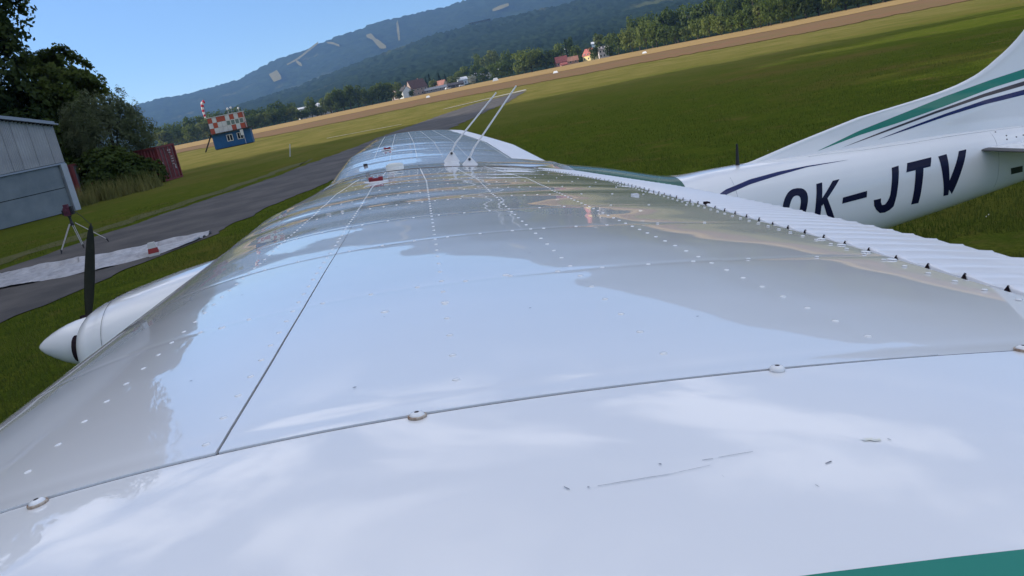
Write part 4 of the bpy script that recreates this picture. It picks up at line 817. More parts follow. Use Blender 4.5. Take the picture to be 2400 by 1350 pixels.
def ystations(y0, y1, fine):
    ys = [y0]
    base = np.arange(y0, y1, fine); ys = np.concatenate([base, [y1]])
    ex = np.concatenate([s*RIBS[:, None] + np.array([-.02, -.012, -.006, 0, .006, .012, .02])[None] for s in (-1, 1)]).ravel(); ex = ex[(ex > y0) & (ex < y1)]
    return np.unique(np.round(np.concatenate([ys, ex]), 4))
def skin(name, xa, xb, y0, y1, nx, fine, parent, gapa=.0, gapb=.0, lift=.0, m=None, cos=False, skirt=.004):
    ys = ystations(y0, y1, fine); t = np.linspace(0, 1, nx); t = t**1.9 if cos else t
    A = xa(ys)+(gapa(ys) if callable(gapa) else gapa); B = xb(ys)-(gapb(ys) if callable(gapb) else gapb)
    X = A[:, None]*(1-t)+B[:, None]*t; Y = np.broadcast_to(ys[:, None], X.shape); Z = wz(X, Y)+skin_dz(X, Y)*(np.clip((X-wle(Y))/.08, 0, 1))+lift
    P = np.stack([X, Y, Z], -1)
    # turned-down edges give the sheet a thickness in the joints
    P = np.concatenate([P[:1]-[0, 0, skirt], P, P[-1:]-[0, 0, skirt]], 0); P = np.concatenate([P[:, :1]-[0, 0, skirt if not cos else 0], P, P[:, -1:]-[0, 0, skirt]], 1)
    me = grid_mesh(name, P, True, True); o = obj(name, me, m or WHITE, parent)
    try:
        me.set_sharp_from_angle(angle=R(35))
    except Exception: pass
    return o
def lower(name, y0, y1, parent):
    ys = np.linspace(y0, y1, 60); t = np.linspace(0, 1, 30)**1.6; A, B = wle(ys), XH(ys)+.01
    X = A[:, None]*(1-t)+B[:, None]*t; Y = np.broadcast_to(ys[:, None], X.shape); return obj(name, grid_mesh(name, np.stack([X, Y, wz(X, Y, True)], -1), True), WHITE, parent)
def core(name, y0, y1, parent, drop=.0045):
    ys = np.linspace(y0, y1, 90); t = np.linspace(0, 1, 60); A, B = wle(ys)+.02, XH(ys)+.004
    X = A[:, None]*(1-t)+B[:, None]*t; Y = np.broadcast_to(ys[:, None], X.shape); return obj(name, grid_mesh(name, np.stack([X, Y, wz(X, Y)-drop], -1), True, True), GAP, parent)
def control(name, y0, y1, parent, pitch=.0745, gap=.006):
    """beaded skin of an aileron or flap: narrow raised beads run from the hinge to the trailing edge"""
    nb = int(round((y1-y0)/pitch)); p = (y1-y0)/nb; off = np.array([0, .30, .46, .54, .62, .999])*p; h = np.array([0, .0, .35, 1., .12, 0.])*.0052
    ys = np.concatenate([y0+k*p+off for k in range(nb)]+[[y1]]); hh = np.concatenate([np.tile(h, nb), [0]])
    t = np.array([0, .02, .06, .12, .25, .4, .55, .7, .85, .97, 1.]); tf = np.array([.72, 1, 1, 1, .95, .9, .85, .8, .75, .7, .7])
    A, B = XH(ys)+gap, wte(ys); X = A[:, None]*(1-t)+B[:, None]*t; Y = np.broadcast_to(ys[:, None], X.shape)
    Z = wz(np.minimum(X, wte(Y)-.001), Y) - .0012 + hh[:, None]*tf[None]; Z2 = np.minimum(Z-.004, wz(X, Y, True)); Z2[:, -1] = wz(X[:, -1], Y[:, -1])-.003
    v = .0018*np.sin((Y-y0)/p*2*np.pi)[..., ] ; Z = Z + v*(tf[None])
    P = np.stack([X, Y, Z], -1); Q = np.stack([X, Y, Z2], -1)
    P = np.concatenate([P[:, :1]*[1, 1, 1]-[0, 0, .012], P, Q[:, ::-1]], 1); P = np.concatenate([np.repeat(P[:1, -1:], P.shape[1], 1)*0+P[:1].mean(1, keepdims=True), P, np.repeat(P[-1:].mean(1, keepdims=True), P.shape[1], 1)], 0)
    me = grid_mesh(name, P, False, True); o = obj(name, me, WHITE2, parent)
    # dark open ends of the beads along the hinge
    if y0 < 0:
        for k in range(nb):
            yc = y0+k*p+.54*p; x = float(XH(yc))+gap-.001; z = float(wz(x, yc)); hb = .0036*(.8+.4*random.random())
            MB().add([(x, yc-.0050, z-.003), (x, yc+.0050, z-.003), (x+.001, yc+.0003, z+hb)], [(0, 1, 2)]).add([(x+.012, yc-.0012, z-.0035), (x, yc-.0058, z-.003), (x+.001, yc, z+hb)], [(0, 1, 2)]).build('bead_opening', GAP, o)
    return o
sides = {}
for s in (-1, 1):
    yo, yi = 5.2124, .585
    y0, y1 = (-yo, -yi) if s < 0 else (yi, yo)
    wing = core('wing', y0, y1, ac); sides[s] = wing
    fine = .014 if s < 0 else .03
    tip = lambda ys, s=s: (.0011*np.clip((np.abs(ys)-3.4)/1.6, .25, 1))
    skin('leading_edge_skin', wle, XS, y0, y1, 60 if s < 0 else 30, fine, wing, 0, tip, .0008, cos=True)
    skin('main_skin', XS, XA, y0, y1, 84 if s < 0 else 40, fine, wing, tip, 0., .0006)
    skin('aft_skin', XA, XH, y0, y1, 40 if s < 0 else 20, fine, wing, -.004, .003, -.0004)
    lower('under_skin', y0, y1, wing)
    a0, a1 = (-5.18, -2.605) if s < 0 else (2.605, 5.18); f0, f1 = (-2.595, -.60) if s < 0 else (.60, 2.595)
    control('aileron', a0, a1, wing); control('flap', f0, f1, wing, .076)
    # drooped tip fairing
    yj = s*5.2145; n1, n2 = 46, 60; sg = np.sin(np.linspace(0, np.pi/2, n1)); t = np.linspace(0, 1, n2)**1.4; yy = 5.2140+.4005*sg
    A = float(wle(5.2145))+.10*sg**2.5; B = float(wte(5.2145))-.10*sg**3; X = A[:, None]*(1-t)+B[:, None]*t; Xr = float(wle(5.2145))*(1-t)+float(wte(5.2145))*t
    u = wz(Xr, 5.2145+0*Xr); l = wz(Xr, 5.2145+0*Xr, True); k = np.sqrt(np.clip(1-sg**2.4, 0, 1))[:, None]
    up = (u+l)/2+(u-l)/2*k; lo = (u+l)/2-(u-l)/2*k; Y = s*np.broadcast_to(yy[:, None], X.shape)
    wav = .0006*(fbm(X*5, Y*6, 3, 41)-.45)
    P = np.concatenate([np.stack([X, Y, up+wav], -1)[:1]-[0, 0, .004], np.stack([X, Y, up+wav], -1)], 0); tipo = obj('wing_tip', grid_mesh('wing_tip', P, True, s < 0), WHITE, wing)
    tipo.data.set_sharp_from_angle(angle=R(40))
    obj('wing_tip_underside', grid_mesh('wing_tip_underside', np.stack([X, Y, lo], -1), True, s > 0), WHITE, wing)
    if s < 0: TIP = tipo
    cover = MB().box((.70, s*5.205-.02, float(wz(.7, s*5.2, True))), (1.25, s*5.205+.0, float(wz(.9, s*5.2))-.03)); cover.build('tip_rib', GAP, wing)
for s in (-1, 1):
    xs3 = np.linspace(float(wle(5.21))+.002, float(XH(np.array(5.21)))+.02, 120); yy3 = np.array([5.2121, 5.2132, 5.2142]); X, Y = np.meshgrid(xs3, yy3, indexing='ij')
    obj('joint_sealant', grid_mesh('joint_sealant', np.stack([X, s*Y, wz(X, 5.2118+0*Y)-.0002], -1), True, s > 0), GAP, sides[s])
def cap_z(x, ay):
    sg = np.clip((ay-5.2145)/.40, 0, 1); u = wz(x, 5.2145+0*x); l = wz(x, 5.2145+0*x, True); return (u+l)/2+(u-l)/2*np.sqrt(1-sg**2.4)
# rivets: 51 mm pitch along the spanwise rows, closer over the ribs
def rivet_mesh(r=.0030, h=.00095, n=10):
    prof = [(r, -.0004), (r*.96, h*.35), (r*.72, h*.8), (r*.35, h*.98)]; V = []; F = []
    for q, z in prof:
        for k in range(n): a = 2*math.pi*k/n; V.append((q*math.cos(a), q*math.sin(a), z))
    for i in range(3):
        for k in range(n): F.append((i*n+k, i*n+(k+1) % n, (i+1)*n+(k+1) % n, (i+1)*n+k))
    V.append((0, 0, h)); F += [(3*n+k, 3*n+(k+1) % n, 4*n) for k in range(n)]
    return V, F
RV, RF = rivet_mesh(); rivme = mesh_np('rivet', RV, RF, True); rivme.materials.append(WHITE)
spots = []
for s in (-1, 1):
    def put(x, y, sz=1., owner=None): spots.append((float(x), float(s*y), sz))
    for j, f in enumerate(ROWX):
        pit = [.0522, .0524, .0685, .0700, .0530, .0510][j]; y = 5.1914 if j == 1 else (5.1381 if j == 0 else 5.152)
        while y > .66:
            if not (j == 0 and y < 1.1): put(f(np.array(y)), y)
            y -= pit
    for i, yr in enumerate(RIBS[1:-1]):
        pit = .034 if i not in (8, 9, 10) else .055
        for (xa, xb) in ((.345, .44), (.485, float(XA(yr))-.035), (float(XA(yr))+.035, float(XH(yr))-.04)):
            p2 = pit if xa < .9 else .085
            for x in np.arange(xa, xb, p2):
                if min(abs(x-float(f(np.array(yr)))) for f in ROWX) > .012: put(x+random.uniform(-.001, .001), yr+random.uniform(-.001, .001))
    for y in (4.652, 4.725, 4.794, 4.583): put(float(XH(np.array(y)))-.011, y, 2.1)
    for x, y in ((.372, 4.77), (.56, 4.873), (.70, 4.75), (.622, 4.87)): put(x, y, 1.5)
camp = np.array([.606, -5.72, .322])
def wn_(x, y):
    e = .004; dx = (wz(np.array(x+e), np.array(y))-wz(np.array(x-e), np.array(y)))/(2*e); dy = (wz(np.array(x), np.array(y+e))-wz(np.array(x), np.array(y-e)))/(2*e); return Vector((-float(dx), -float(dy), 1)).normalized()
spots = [(x, y, sz, float(wz(np.array(x), np.array(y))+skin_dz(np.array([x]), np.array([y]))[0])) for x, y, sz in spots]
spots.sort(key=lambda q: (q[0]-camp[0])**2+(q[1]-camp[1])**2+(q[3]-camp[2])**2)
SV, SF = [], []
for i, (x, y, sz, z) in enumerate(spots):
    nrm = wn_(x, y); lift = .0010 if x > float(XA(np.array(y))) else .0012
    M4 = Matrix.Translation((x, y, z+lift-.0005)) @ Vector((0, 0, 1)).rotation_difference(nrm).to_matrix().to_4x4() @ Matrix.Diagonal((sz, sz, 1.+.25*(sz-1), 1))
    if i < 300 and y < 0:
        o = obj('rivet', rivme, None, sides[-1]); o.matrix_local = M4
    else:
        b = len(SV); SV += [tuple(M4 @ Vector(v)) for v in RV]; SF += [tuple(b+k for k in f) for f in RF]
rr_ = obj('rivets', mesh_np('rivets', SV, SF, True), WHITE, ac); rr_['kind'] = 'stuff'
# joint screws with rusty rims
rust = mat('rust_ring', (.20, .10, .045), .7, (.55, .48, .40), 140)
for x, y, ru in ((.3574, -5.2185, 1), (.5895, -5.2160, 1), (.8263, -5.2160, 0), (1.0029, -5.2140, 1)):
    z = float(cap_z(np.array(x), np.array(5.2185)))+.0010; nrm = wn_(x, -5.2)
    M4 = Matrix.Translation((x, y, z)) @ Vector((0, 0, 1)).rotation_difference(nrm).to_matrix().to_4x4()
    b = MB().lathe([(.0052, -.001), (.0050, .0008), (.0040, .0020), (.0026, .0026), (.0016, .0026)], 18); sc_ = b.build('screw', WHITE, sides[-1], True); sc_.matrix_local = M4
    MB().lathe([(.0016, .00262), (.0012, .0018)], 10).build('recess', GAP, sc_)
    if ru: MB().lathe([(.0061, -.001), (.0061, .0004), (.0050, .0007)], 18).build('rust_ring', rust, sc_)
# marks on the tip fairing: green stripe, scuffs
def cap_decal(name, quads, m, lift=.0005):
    V = []; F = []
    for (a, b, c, e) in quads:
        n = 14; b0 = len(V)
        for i in range(n+1):
            for j in range(3):
                u = i/n; v = j/2; x = (a[0]*(1-u)+b[0]*u)*(1-v)+(e[0]*(1-u)+c[0]*u)*v; y = (a[1]*(1-u)+b[1]*u)*(1-v)+(e[1]*(1-u)+c[1]*u)*v
                V.append((x, y, float(cap_z(np.array(x), np.array(abs(y))))+lift))
        for i in range(n):
            for j in range(2): F.append((b0+i*3+j, b0+(i+1)*3+j, b0+(i+1)*3+j+1, b0+i*3+j+1))
    return obj(name, mesh_np(name, V, F, True), m, TIP)
cap_decal('green_stripe', [((.45, -5.4250), (1.15, -5.4510), (1.13, -5.52), (.45, -5.50))], GREEN)
SCR = mat('scratch', (.09, .10, .12), .8, (.32, .34, .37), 260, contrast=(.42, .6))
def scr(x0, y0, x1, y1, w): return ((x0, y0-w/2), (x1, y1-w/2), (x1, y1+w/2), (x0, y0+w/2))
cap_decal('scratch', [scr(.676, -5.3452, .713, -5.3438, .00035), scr(.733, -5.3340, .739, -5.3337, .0004), scr(.742, -5.3332, .761, -5.3318, .0003), scr(.6600, -5.3408, .6622, -5.3442, .0012), scr(.671, -5.3447, .672, -5.3449, .0010), scr(.711, -5.3317, .7122, -5.3322, .0010), scr(.7366, -5.352, .7369, -5.3545, .0006), scr(.7745, -5.3722, .7752, -5.3745, .0013), scr(.789, -5.3538, .793, -5.3522, .0008), scr(.8325, -5.335, .8335, -5.3368, .0013), scr(.713, -5.3438, .735, -5.3405, .00022)], SCR)
cap_decal('stain', [((.819, -5.3325), (.826, -5.3318), (.827, -5.3345), (.8205, -5.335)), ((.8235, -5.3348), (.829, -5.334), (.8285, -5.3365), (.8245, -5.3363))], mat('stain', (.70, .70, .58), .4, (.80, .81, .79), 240, coat=.6, contrast=(.45, .6)))

for x, y, q in ((.478, -4.486, .0022), (.545, -5.131, .0016), (.352, -4.55, .0022), (.545, -4.318, .002), (.62, -4.29, .0016), (.83, -5.05, .0015), (.70, -4.95, .0016), (.395, -5.0, .0014), (.56, -4.9, .0012), (.75, -4.6, .0014)):
    z = float(wz(np.array(x), np.array(y))+skin_dz(np.array([x]), np.array([y]))[0])+.0014
    MB().add([(x-q, y-q*.5, z), (x+q*.4, y-q*.7, z), (x+q, y+q*.3, z), (x-q*.2, y+q*.6, z)], [(0, 1, 2, 3)]).build('bug_speck', SCR, sides[-1])
# ---- fuselage
FS = np.array([[-1.62,-.735,-1.12,.34,2.3],[-1.58,-.70,-1.16,.40,2.4],[-1.45,-.64,-1.20,.45,2.6],[-1.07,-.537,-1.27,.51,2.8],[-.71,-.466,-1.31,.53,3.0],[-.50,-.435,-1.33,.54,3.2],
[-.30,-.275,-1.34,.545,3.2],[-.10,-.135,-1.35,.55,3.2],[.05,-.058,-1.35,.55,3.4],[.2,-.02,-1.35,.555,3.6],[.6,.004,-1.35,.555,3.8],[1.0,-.022,-1.34,.555,3.8],[1.4,-.068,-1.32,.55,3.6],[1.60,-.098,-1.29,.54,3.4],
[1.77,-.127,-1.26,.525,3.2],[1.96,-.165,-1.22,.505,3.0],[2.17,-.222,-1.17,.475,2.9],[2.35,-.268,-1.13,.45,2.8],[2.45,-.282,-1.105,.436,2.7],[2.63,-.262,-1.06,.415,2.6],[2.9,-.245,-1.01,.38,2.5],[3.1,-.238,-.975,.36,2.5],[3.73,-.216,-.865,.30,2.4],[4.4,-.19,-.735,.24,2.4],[4.83,-.186,-.645,.20,2.3],[5.4,-.186,-.52,.13,2.2],[5.85,-.19,-.43,.06,2.1]])
def fpar(x): return [np.interp(x, FS[:, 0], FS[:, k]) for k in range(1, 5)]
def fy(x, z):
    zt, zb, hw, n = fpar(x); zm = (zt+zb)/2; hh = (zt-zb)/2; return hw*np.maximum(1-np.abs((z-zm)/hh)**n, 0)**(1/n)
def fpoint(x, th):
    zt, zb, hw, n = fpar(x); zm = (zt+zb)/2; hh = (zt-zb)/2; c, s_ = np.cos(th), np.sin(th); r = (np.abs(c)**n+np.abs(s_)**n)**(-1/n)
    return np.stack([x+0*th, hw*r*s_, zm+hh*r*c], -1)
xs_ = np.linspace(-1.62, 5.85, 260); th = np.linspace(-np.pi, np.pi, 97)
Xg, Tg = np.meshgrid(xs_, th, indexing='ij'); Pf = fpoint(Xg, Tg)
ker = np.ones(9)/9
Ps = Pf.copy()
for k in (1, 2): Ps[4:-4, :, k] = np.apply_along_axis(lambda v: np.convolve(v, ker, 'valid'), 0, Pf[..., k])
xm = (Xg[:-1, :-1]+Xg[1:, 1:])/2; tm_ = np.abs((Tg[:-1, :-1]+Tg[1:, 1:])/2); zmid = (Ps[:-1, :-1, 2]+Ps[1:, 1:, 2])/2
rear = (xm > 1.64) & (xm < 2.395+.0*xm) & (zmid > -.36-(xm-1.6)*.0) & (tm_ < 1.0)
rear &= ~((xm > 2.2) & (tm_ > 1.02-(xm-2.2)*1.2))
front = (xm > -.46) & (xm < .02) & (tm_ < .95)
side = (np.abs(zmid+.50) < .21) & (xm > .05) & (xm < 2.05) & (tm_ > .9) & (tm_ < 2.0) & ~((xm > .92) & (xm < 1.02)) & (xm < 1.62+(zmid+.75)*.2 + .25)
idx = np.arange(Pf.shape[0]*Pf.shape[1]).reshape(Pf.shape[:2]); Q = np.stack([idx[:-1, :-1], idx[1:, :-1], idx[1:, 1:], idx[:-1, 1:]], -1)
def sub(name, mask, m, parent, push=0.):
    f = Q[mask]; u, inv = np.unique(f, return_inverse=True); V = Ps.reshape(-1, 3)[u]
    return obj(name, mesh_np(name, V, inv.reshape(f.shape), True), m, parent)
fus = sub('fuselage', ~(rear | front | side), WHITE, ac)
def thin_glass(name, col, body=.3):
    m = bpy.data.materials.new(name); m.use_nodes = True; nt = m.node_tree; nt.nodes.clear(); out = nt.nodes.new('ShaderNodeOutputMaterial'); t = nt.nodes.new('ShaderNodeBsdfTransparent'); t.inputs[0].default_value = (*col, 1)
    df = nt.nodes.new('ShaderNodeBsdfDiffuse'); df.inputs[0].default_value = (*[v*.8 for v in col], 1); m0 = nt.nodes.new('ShaderNodeMixShader'); m0.inputs[0].default_value = body
    g = nt.nodes.new('ShaderNodeBsdfGlossy'); g.inputs['Roughness'].default_value = .04; lw = nt.nodes.new('ShaderNodeFresnel'); lw.inputs[0].default_value = 1.12; mx = nt.nodes.new('ShaderNodeMixShader')
    nt.links.new(t.outputs[0], m0.inputs[1]); nt.links.new(df.outputs[0], m0.inputs[2])
    nt.links.new(lw.outputs[0], mx.inputs[0]); nt.links.new(m0.outputs[0], mx.inputs[1]); nt.links.new(g.outputs[0], mx.inputs[2]); nt.links.new(mx.outputs[0], out.inputs[0]); return m
GLASS = thin_glass('cabin_glass', (.34, .62, .50)); BGL = thin_glass('windscreen_glass', (.45, .72, .82))
sub('rear_window', rear, GLASS, fus); sub('windscreen', front, BGL, fus); sub('side_window', side, GLASS, fus)
lin_m = mat('cabin_lining', (.60, .64, .60), .9, (.33, .37, .36), 3)
cabin = MB(); cabin.box((-.3, -.46, -1.2), (2.3, .46, -1.15)); cabin.box((2.38, -.34, -1.0), (2.42, .34, -.33)); cabin.build('cabin_floor', lin_m, fus)
for yy in (-.24, .24):
    MB().box((.55, yy-.2, -1.14), (1.05, yy+.2, -.85)).box((1.0, yy-.2, -.85), (1.12, yy+.2, -.36)).build('seat', mat('seat_cloth', (.10, .11, .13), .9), fus)
MB().box((1.55, -.44, -1.14), (1.95, .44, -.85)).box((1.92, -.44, -.85), (2.04, .44, -.48)).build('rear_seat', mat('seat_cloth', (.10, .11, .13), .9), fus)
MB().box((-.45, -.44, -.62), (-.38, .44, -.42)).build('instrument_panel', blk, fus)
fr = MB().lathe([(.17, -.02), (.19, 0), (.17, .01)], 24, Matrix.Translation((-1.625, 0, -.925)) @ Matrix.Rotation(R(-90), 4, 'Y')); fr.build('cowl_front', WHITE, fus)
fsw = Ps[0]; fc = MB(); fc.add([tuple(p) for p in fsw[:-1]], [tuple(range(96))]); fc.build('cowl_face', WHITE, fus)
for yy in (-.22, .22): MB().lathe([(.085, 0), (.085, .03)], 16, Matrix.Translation((-1.632, yy, -.90)) @ Matrix.Rotation(R(-90), 4, 'Y')).build('air_inlet', GAP, fus)
cl = MB(); pts_ = [tuple(fpoint(np.array(-1.42), np.array(t))+np.array([0, 0, .002])) for t in np.linspace(-1.9, 1.9, 30)]; cl.tube(pts_, .0012, 5); cl.build('cowl_seam', GAP, fus)
# cabin roof skin, flush with the wing roots
xs2 = np.linspace(.0, 1.60, 90); yv = np.linspace(-.5835, .5835, 41); X, Y = np.meshgrid(xs2, yv, indexing='ij')
Yq = np.sqrt(Y**2+.12**2)-.02; Zr = wz(X, Yq) + .003 - .004*np.clip((.08-X)/.08, 0, 1); Zr = Zr + .03*np.clip((X-1.3)/.3, 0, 1)**2*np.clip(1-(Y/.58)**2, 0, 1)
P = np.stack([X, Y, Zr], -1); P = np.concatenate([P[:, :1]-[0, 0, .03], P, P[:, -1:]-[0, 0, .03]], 1)
rp = obj('roof_skin', grid_mesh('roof_skin', P, True, True), WHITE, fus); rp.data.set_sharp_from_angle(angle=R(40))
for s in (-1, 1):
    sl = MB(); sl.tube([(x, s*.5845, float(wz(np.array(x), np.array(.58)))+.0005) for x in np.linspace(.02, 1.58, 40)], .0022, 5); sl.build('root_seal', SEAL, fus)
# spinner and propeller
pr = empty('propeller', (0, 0, 0)); pr.parent = ac
prof = [(.165, 0), (.163, .04), (.153, .09), (.136, .145), (.113, .20), (.085, .255), (.054, .305), (.028, .337), (.012, .349), (.003, .353)]
MX = Matrix.Translation((-1.632, 0, -.913)) @ Matrix.Rotation(R(-90), 4, 'Y')
MB().lathe(prof, 40, MX).build('spinner', WHITE, pr, True)
MB().lathe([(.150, -.03), (.168, -.028), (.168, -.003)], 40, MX).build('spinner_backplate', mat('bare_metal', (.45, .42, .42), .3, metal=.9), pr)
bladem = mat('propeller_black', (.010, .012, .008), .6, (.016, .018, .011), 12, spec=.12)
def blade(ang):
    V = []; F = []; st = [(.12, .030, .045, 72), (.20, .042, .036, 62), (.32, .062, .022, 48), (.45, .074, .016, 38), (.60, .076, .012, 30), (.74, .068, .010, 24), (.80, .056, .008, 22), (.84, .036, .006, 21), (.885, .004, .004, 21)]
    for r, c, t, tw in st:
        for k in range(14):
            a = 2*math.pi*k/14; u = math.cos(a)*c*.52; v = math.sin(a)*t*.5*(1-.25*math.cos(a)); ca, sa = math.cos(R(tw)), math.sin(R(tw)); V.append((u*sa - v*ca, u*ca + v*sa, r))
    for i in range(len(st)-1):
        for k in range(14): F.append((i*14+k, i*14+(k+1) % 14, (i+1)*14+(k+1) % 14, (i+1)*14+k))
    F.append(tuple(range((len(st)-1)*14, len(st)*14)))
    o = obj('propeller_blade', mesh_np('propeller_blade', V, F, True), bladem, pr)
    o.matrix_local = Matrix.Translation((-1.675, 0, -.913)) @ Matrix.Rotation(-ang, 4, 'X'); return o
blade(R(33)); blade(R(213))
for ang in (33, 213):
    a = R(ang); p = Vector((-1.672, .166*math.sin(a), -.913+.166*math.cos(a))); MB().lathe([(.056, -.012), (.056, .006)], 20, Matrix.Translation(p) @ Vector((0, 0, 1)).rotation_difference(Vector((0, math.sin(a), math.cos(a)))).to_matrix().to_4x4()).build('blade_hole', GAP, pr)
sv = MB()
for k in range(12):
    a = 2*math.pi*k/12; sv.lathe([(.006, 0), (.004, .003)], 8, Matrix.Translation((-1.645, .1655*math.sin(a), -.913+.1655*math.cos(a))) @ Vector((0, 0, 1)).rotation_difference(Vector((0, math.sin(a), math.cos(a)))).to_matrix().to_4x4())
sv.build('spinner_screws', steel, pr)
# ---- fin, rudder, tailplane
FL = np.array([(-.29, 2.60), (-.255, 2.86), (-.233, 2.972), (-.141, 3.283), (-.011, 3.765), (.064, 4.194), (.100, 4.37), (.137, 4.511), (.165, 4.59), (.197, 4.669), (.24, 4.745), (.288, 4.813), (.33, 4.874), (.372, 4.927), (.42, 4.98), (.461, 5.02), (.6, 5.135), (.8, 5.28), (1.18, 5.55)])
def fin_half(z, t): # thickness
    return None
zz_ = np.unique(np.concatenate([np.linspace(-.29, .5, 60), np.linspace(.5, 1.18, 14)])); tt_ = np.concatenate([np.linspace(0, .06, 10)**1., np.linspace(.08, 1, 30)])
LEx = np.interp(zz_, FL[:, 0], FL[:, 1]); TEx = np.interp(zz_, [-.29, 1.18], [5.60, 5.92]); L_ = TEx-LEx
Xf = LEx[:, None]+L_[:, None]*tt_; Zf = np.broadcast_to(zz_[:, None], Xf.shape); dist = Xf-LEx[:, None]
Tf = np.minimum(.016+.058*np.clip((dist-.1)/1.2, 0, 1), .06)*np.clip(dist/.05, 0, 1)**.5 + .012*np.clip((-.13-Zf)/.12, 0, 1)*np.clip(dist/.2, 0, 1)
def fin_y(x, z):
    le_ = np.interp(z, FL[:, 0], FL[:, 1]); dd = x-le_; return np.minimum(.016+.058*np.clip((dd-.1)/1.2, 0, 1), .06)*np.clip(dd/.05, 0, 1)**.5 + .012*np.clip((-.13-z)/.12, 0, 1)*np.clip(dd/.2, 0, 1)
Pfin = np.concatenate([np.stack([Xf, -Tf, Zf], -1)[:, ::-1], np.stack([Xf, Tf, Zf], -1)[:, 1:]], 1)
fin = obj('fin', grid_mesh('fin', Pfin, True, False), WHITE, ac); fin.data.set_sharp_from_angle(angle=R(50))
MB().prism([(5.62, -.28), (5.94, 1.16), (6.28, 1.16), (5.98, -.28)], -.035, .035, Matrix(((1, 0, 0, 0), (0, 0, 1, 0), (0, 1, 0, 0), (0, 0, 0, 1)))).build('rudder', WHITE2, ac)
def decal_band(name, top, bot, m, yfun, parent, n=60, rows=4, lift=.0014, side_=-1):
    T, B = np.array(top, float), np.array(bot, float); u = np.linspace(0, 1, n)
    def rs(L): s = np.concatenate([[0], np.cumsum(np.linalg.norm(np.diff(L, axis=0), axis=1))]); s /= s[-1]; return np.stack([np.interp(u, s, L[:, 0]), np.interp(u, s, L[:, 1])], -1)
    a, b = rs(T), rs(B); v = np.linspace(0, 1, rows)[None, :, None]; P2 = a[:, None]*(1-v)+b[:, None]*v; y = side_*(yfun(P2[..., 0], P2[..., 1])+lift)
    P = np.stack([P2[..., 0], y, P2[..., 1]], -1); return obj(name, grid_mesh(name, P, True, False), m, parent)
gt = [(3.442, -.211), (3.764, -.103), (4.05, -.027), (4.41, .068), (4.772, .151), (5.027, .202), (5.30, .262)]; gb = [(3.442, -.2112), (3.763, -.133), (4.05, -.078), (4.41, .004), (4.773, .094), (5.028, .141), (5.30, .196)]
decal_band('green_stripe', gt, gb, GREEN, fin_y, fin); decal_band('green_stripe', gt, gb, GREEN, fin_y, fin, side_=1)
st_ = [(3.627, -.205), (3.978, -.113), (4.338, -.024), (4.7, .058), (5.029, .119), (5.30, .172)]; sb_ = [(3.627, -.2052), (3.978, -.126), (4.338, -.040), (4.701, .036), (5.03, .089), (5.30, .138)]
decal_band('grey_stripe', st_, sb_, GREY, fin_y, fin); decal_band('grey_stripe', st_, sb_, GREY, fin_y, fin, side_=1)
nt_ = [(3.891, -.177), (4.121, -.118), (4.411, -.048), (4.701, .014), (5.031, .061), (5.30, .098)]; nb_ = [(3.891, -.1772), (4.121, -.131), (4.411, -.068), (4.702, -.015), (5.032, .025), (5.30, .055)]
decal_band('navy_stripe', nt_, nb_, NAVY, fin_y, fin); decal_band('navy_stripe', nt_, nb_, NAVY, fin_y, fin, side_=1)
decal_band('navy_stripe', [(2.30, -.50), (2.50, -.432), (2.65, -.367), (2.845, -.324), (3.061, -.299), (3.275, -.285), (3.583, -.278)], [(2.36, -.535), (2.50, -.472), (2.65, -.396), (2.83, -.354), (3.048, -.321), (3.269, -.293), (3.583, -.2785)], NAVY, fy, fus)
# registration letters as strips of quads laid on the fuselage side
def letter(polys):
    V = []; F = []
    for top, bot in polys:
        n = 14; r = 4; T, B = np.array(top, float), np.array(bot, float); u = np.linspace(0, 1, n)
        def rs(L): s = np.concatenate([[0], np.cumsum(np.linalg.norm(np.diff(L, axis=0), axis=1))]); s /= s[-1]; return np.stack([np.interp(u, s, L[:, 0]), np.interp(u, s, L[:, 1])], -1)
        a, b = rs(T), rs(B); b0 = len(V)
        for i in range(n):
            for j in range(r+1):
                p = a[i]*(1-j/r)+b[i]*j/r; V.append((p[0], -(float(fy(p[0], p[1]))+.0016), p[1]))
        for i in range(n-1):
            for j in range(r): F.append((b0+i*(r+1)+j, b0+(i+1)*(r+1)+j, b0+(i+1)*(r+1)+j+1, b0+i*(r+1)+j+1))
    return obj('letter', mesh_np('letter', V, F, True), INK, fus)
# O: slanted ring
def ring(cx, cz, rx, rz, ix, iz, sl, up, n=28):
    o = []; q = []
    for k in range(n+1):
        a = 2*math.pi*k/n; e = lambda c: math.copysign(abs(c)**.75, c)
        for L, (ax, az_) in ((o, (rx, rz)), (q, (ix, iz))):
            x = e(math.cos(a))*ax; z = e(math.sin(a))*az_; L.append((cx+x+sl*z, cz+z+up*x))
    return [(o[k:k+8], q[k:k+8]) for k in range(0, n, 7)]
letter(ring(3.112, -.548, .092, .133, .040, .086, .30, -.05))
letter([([(3.293, -.404), (3.245, -.690)], [(3.337, -.399), (3.292, -.690)]), ([(3.416, -.397), (3.305, -.520)], [(3.468, -.392), (3.316, -.555)]), ([(3.318, -.505), (3.372, -.690)], [(3.354, -.491), (3.425, -.690)])])
letter([([(3.476, -.517), (3.661, -.494)], [(3.468, -.558), (3.656, -.537)])])
letter([([(3.866, -.362), (3.838, -.540), (3.825, -.575), (3.800, -.605), (3.780, -.612), (3.765, -.597), (3.766, -.559)], [(3.921, -.353), (3.886, -.56), (3.866, -.636), (3.815, -.664), (3.765, -.664), (3.715, -.62), (3.710, -.564)])])
letter([([(3.988, -.344), (4.178, -.325)], [(3.969, -.405), (4.158, -.386)]), ([(4.041, -.396), (4.008, -.634)], [(4.103, -.390), (4.067, -.631)])])
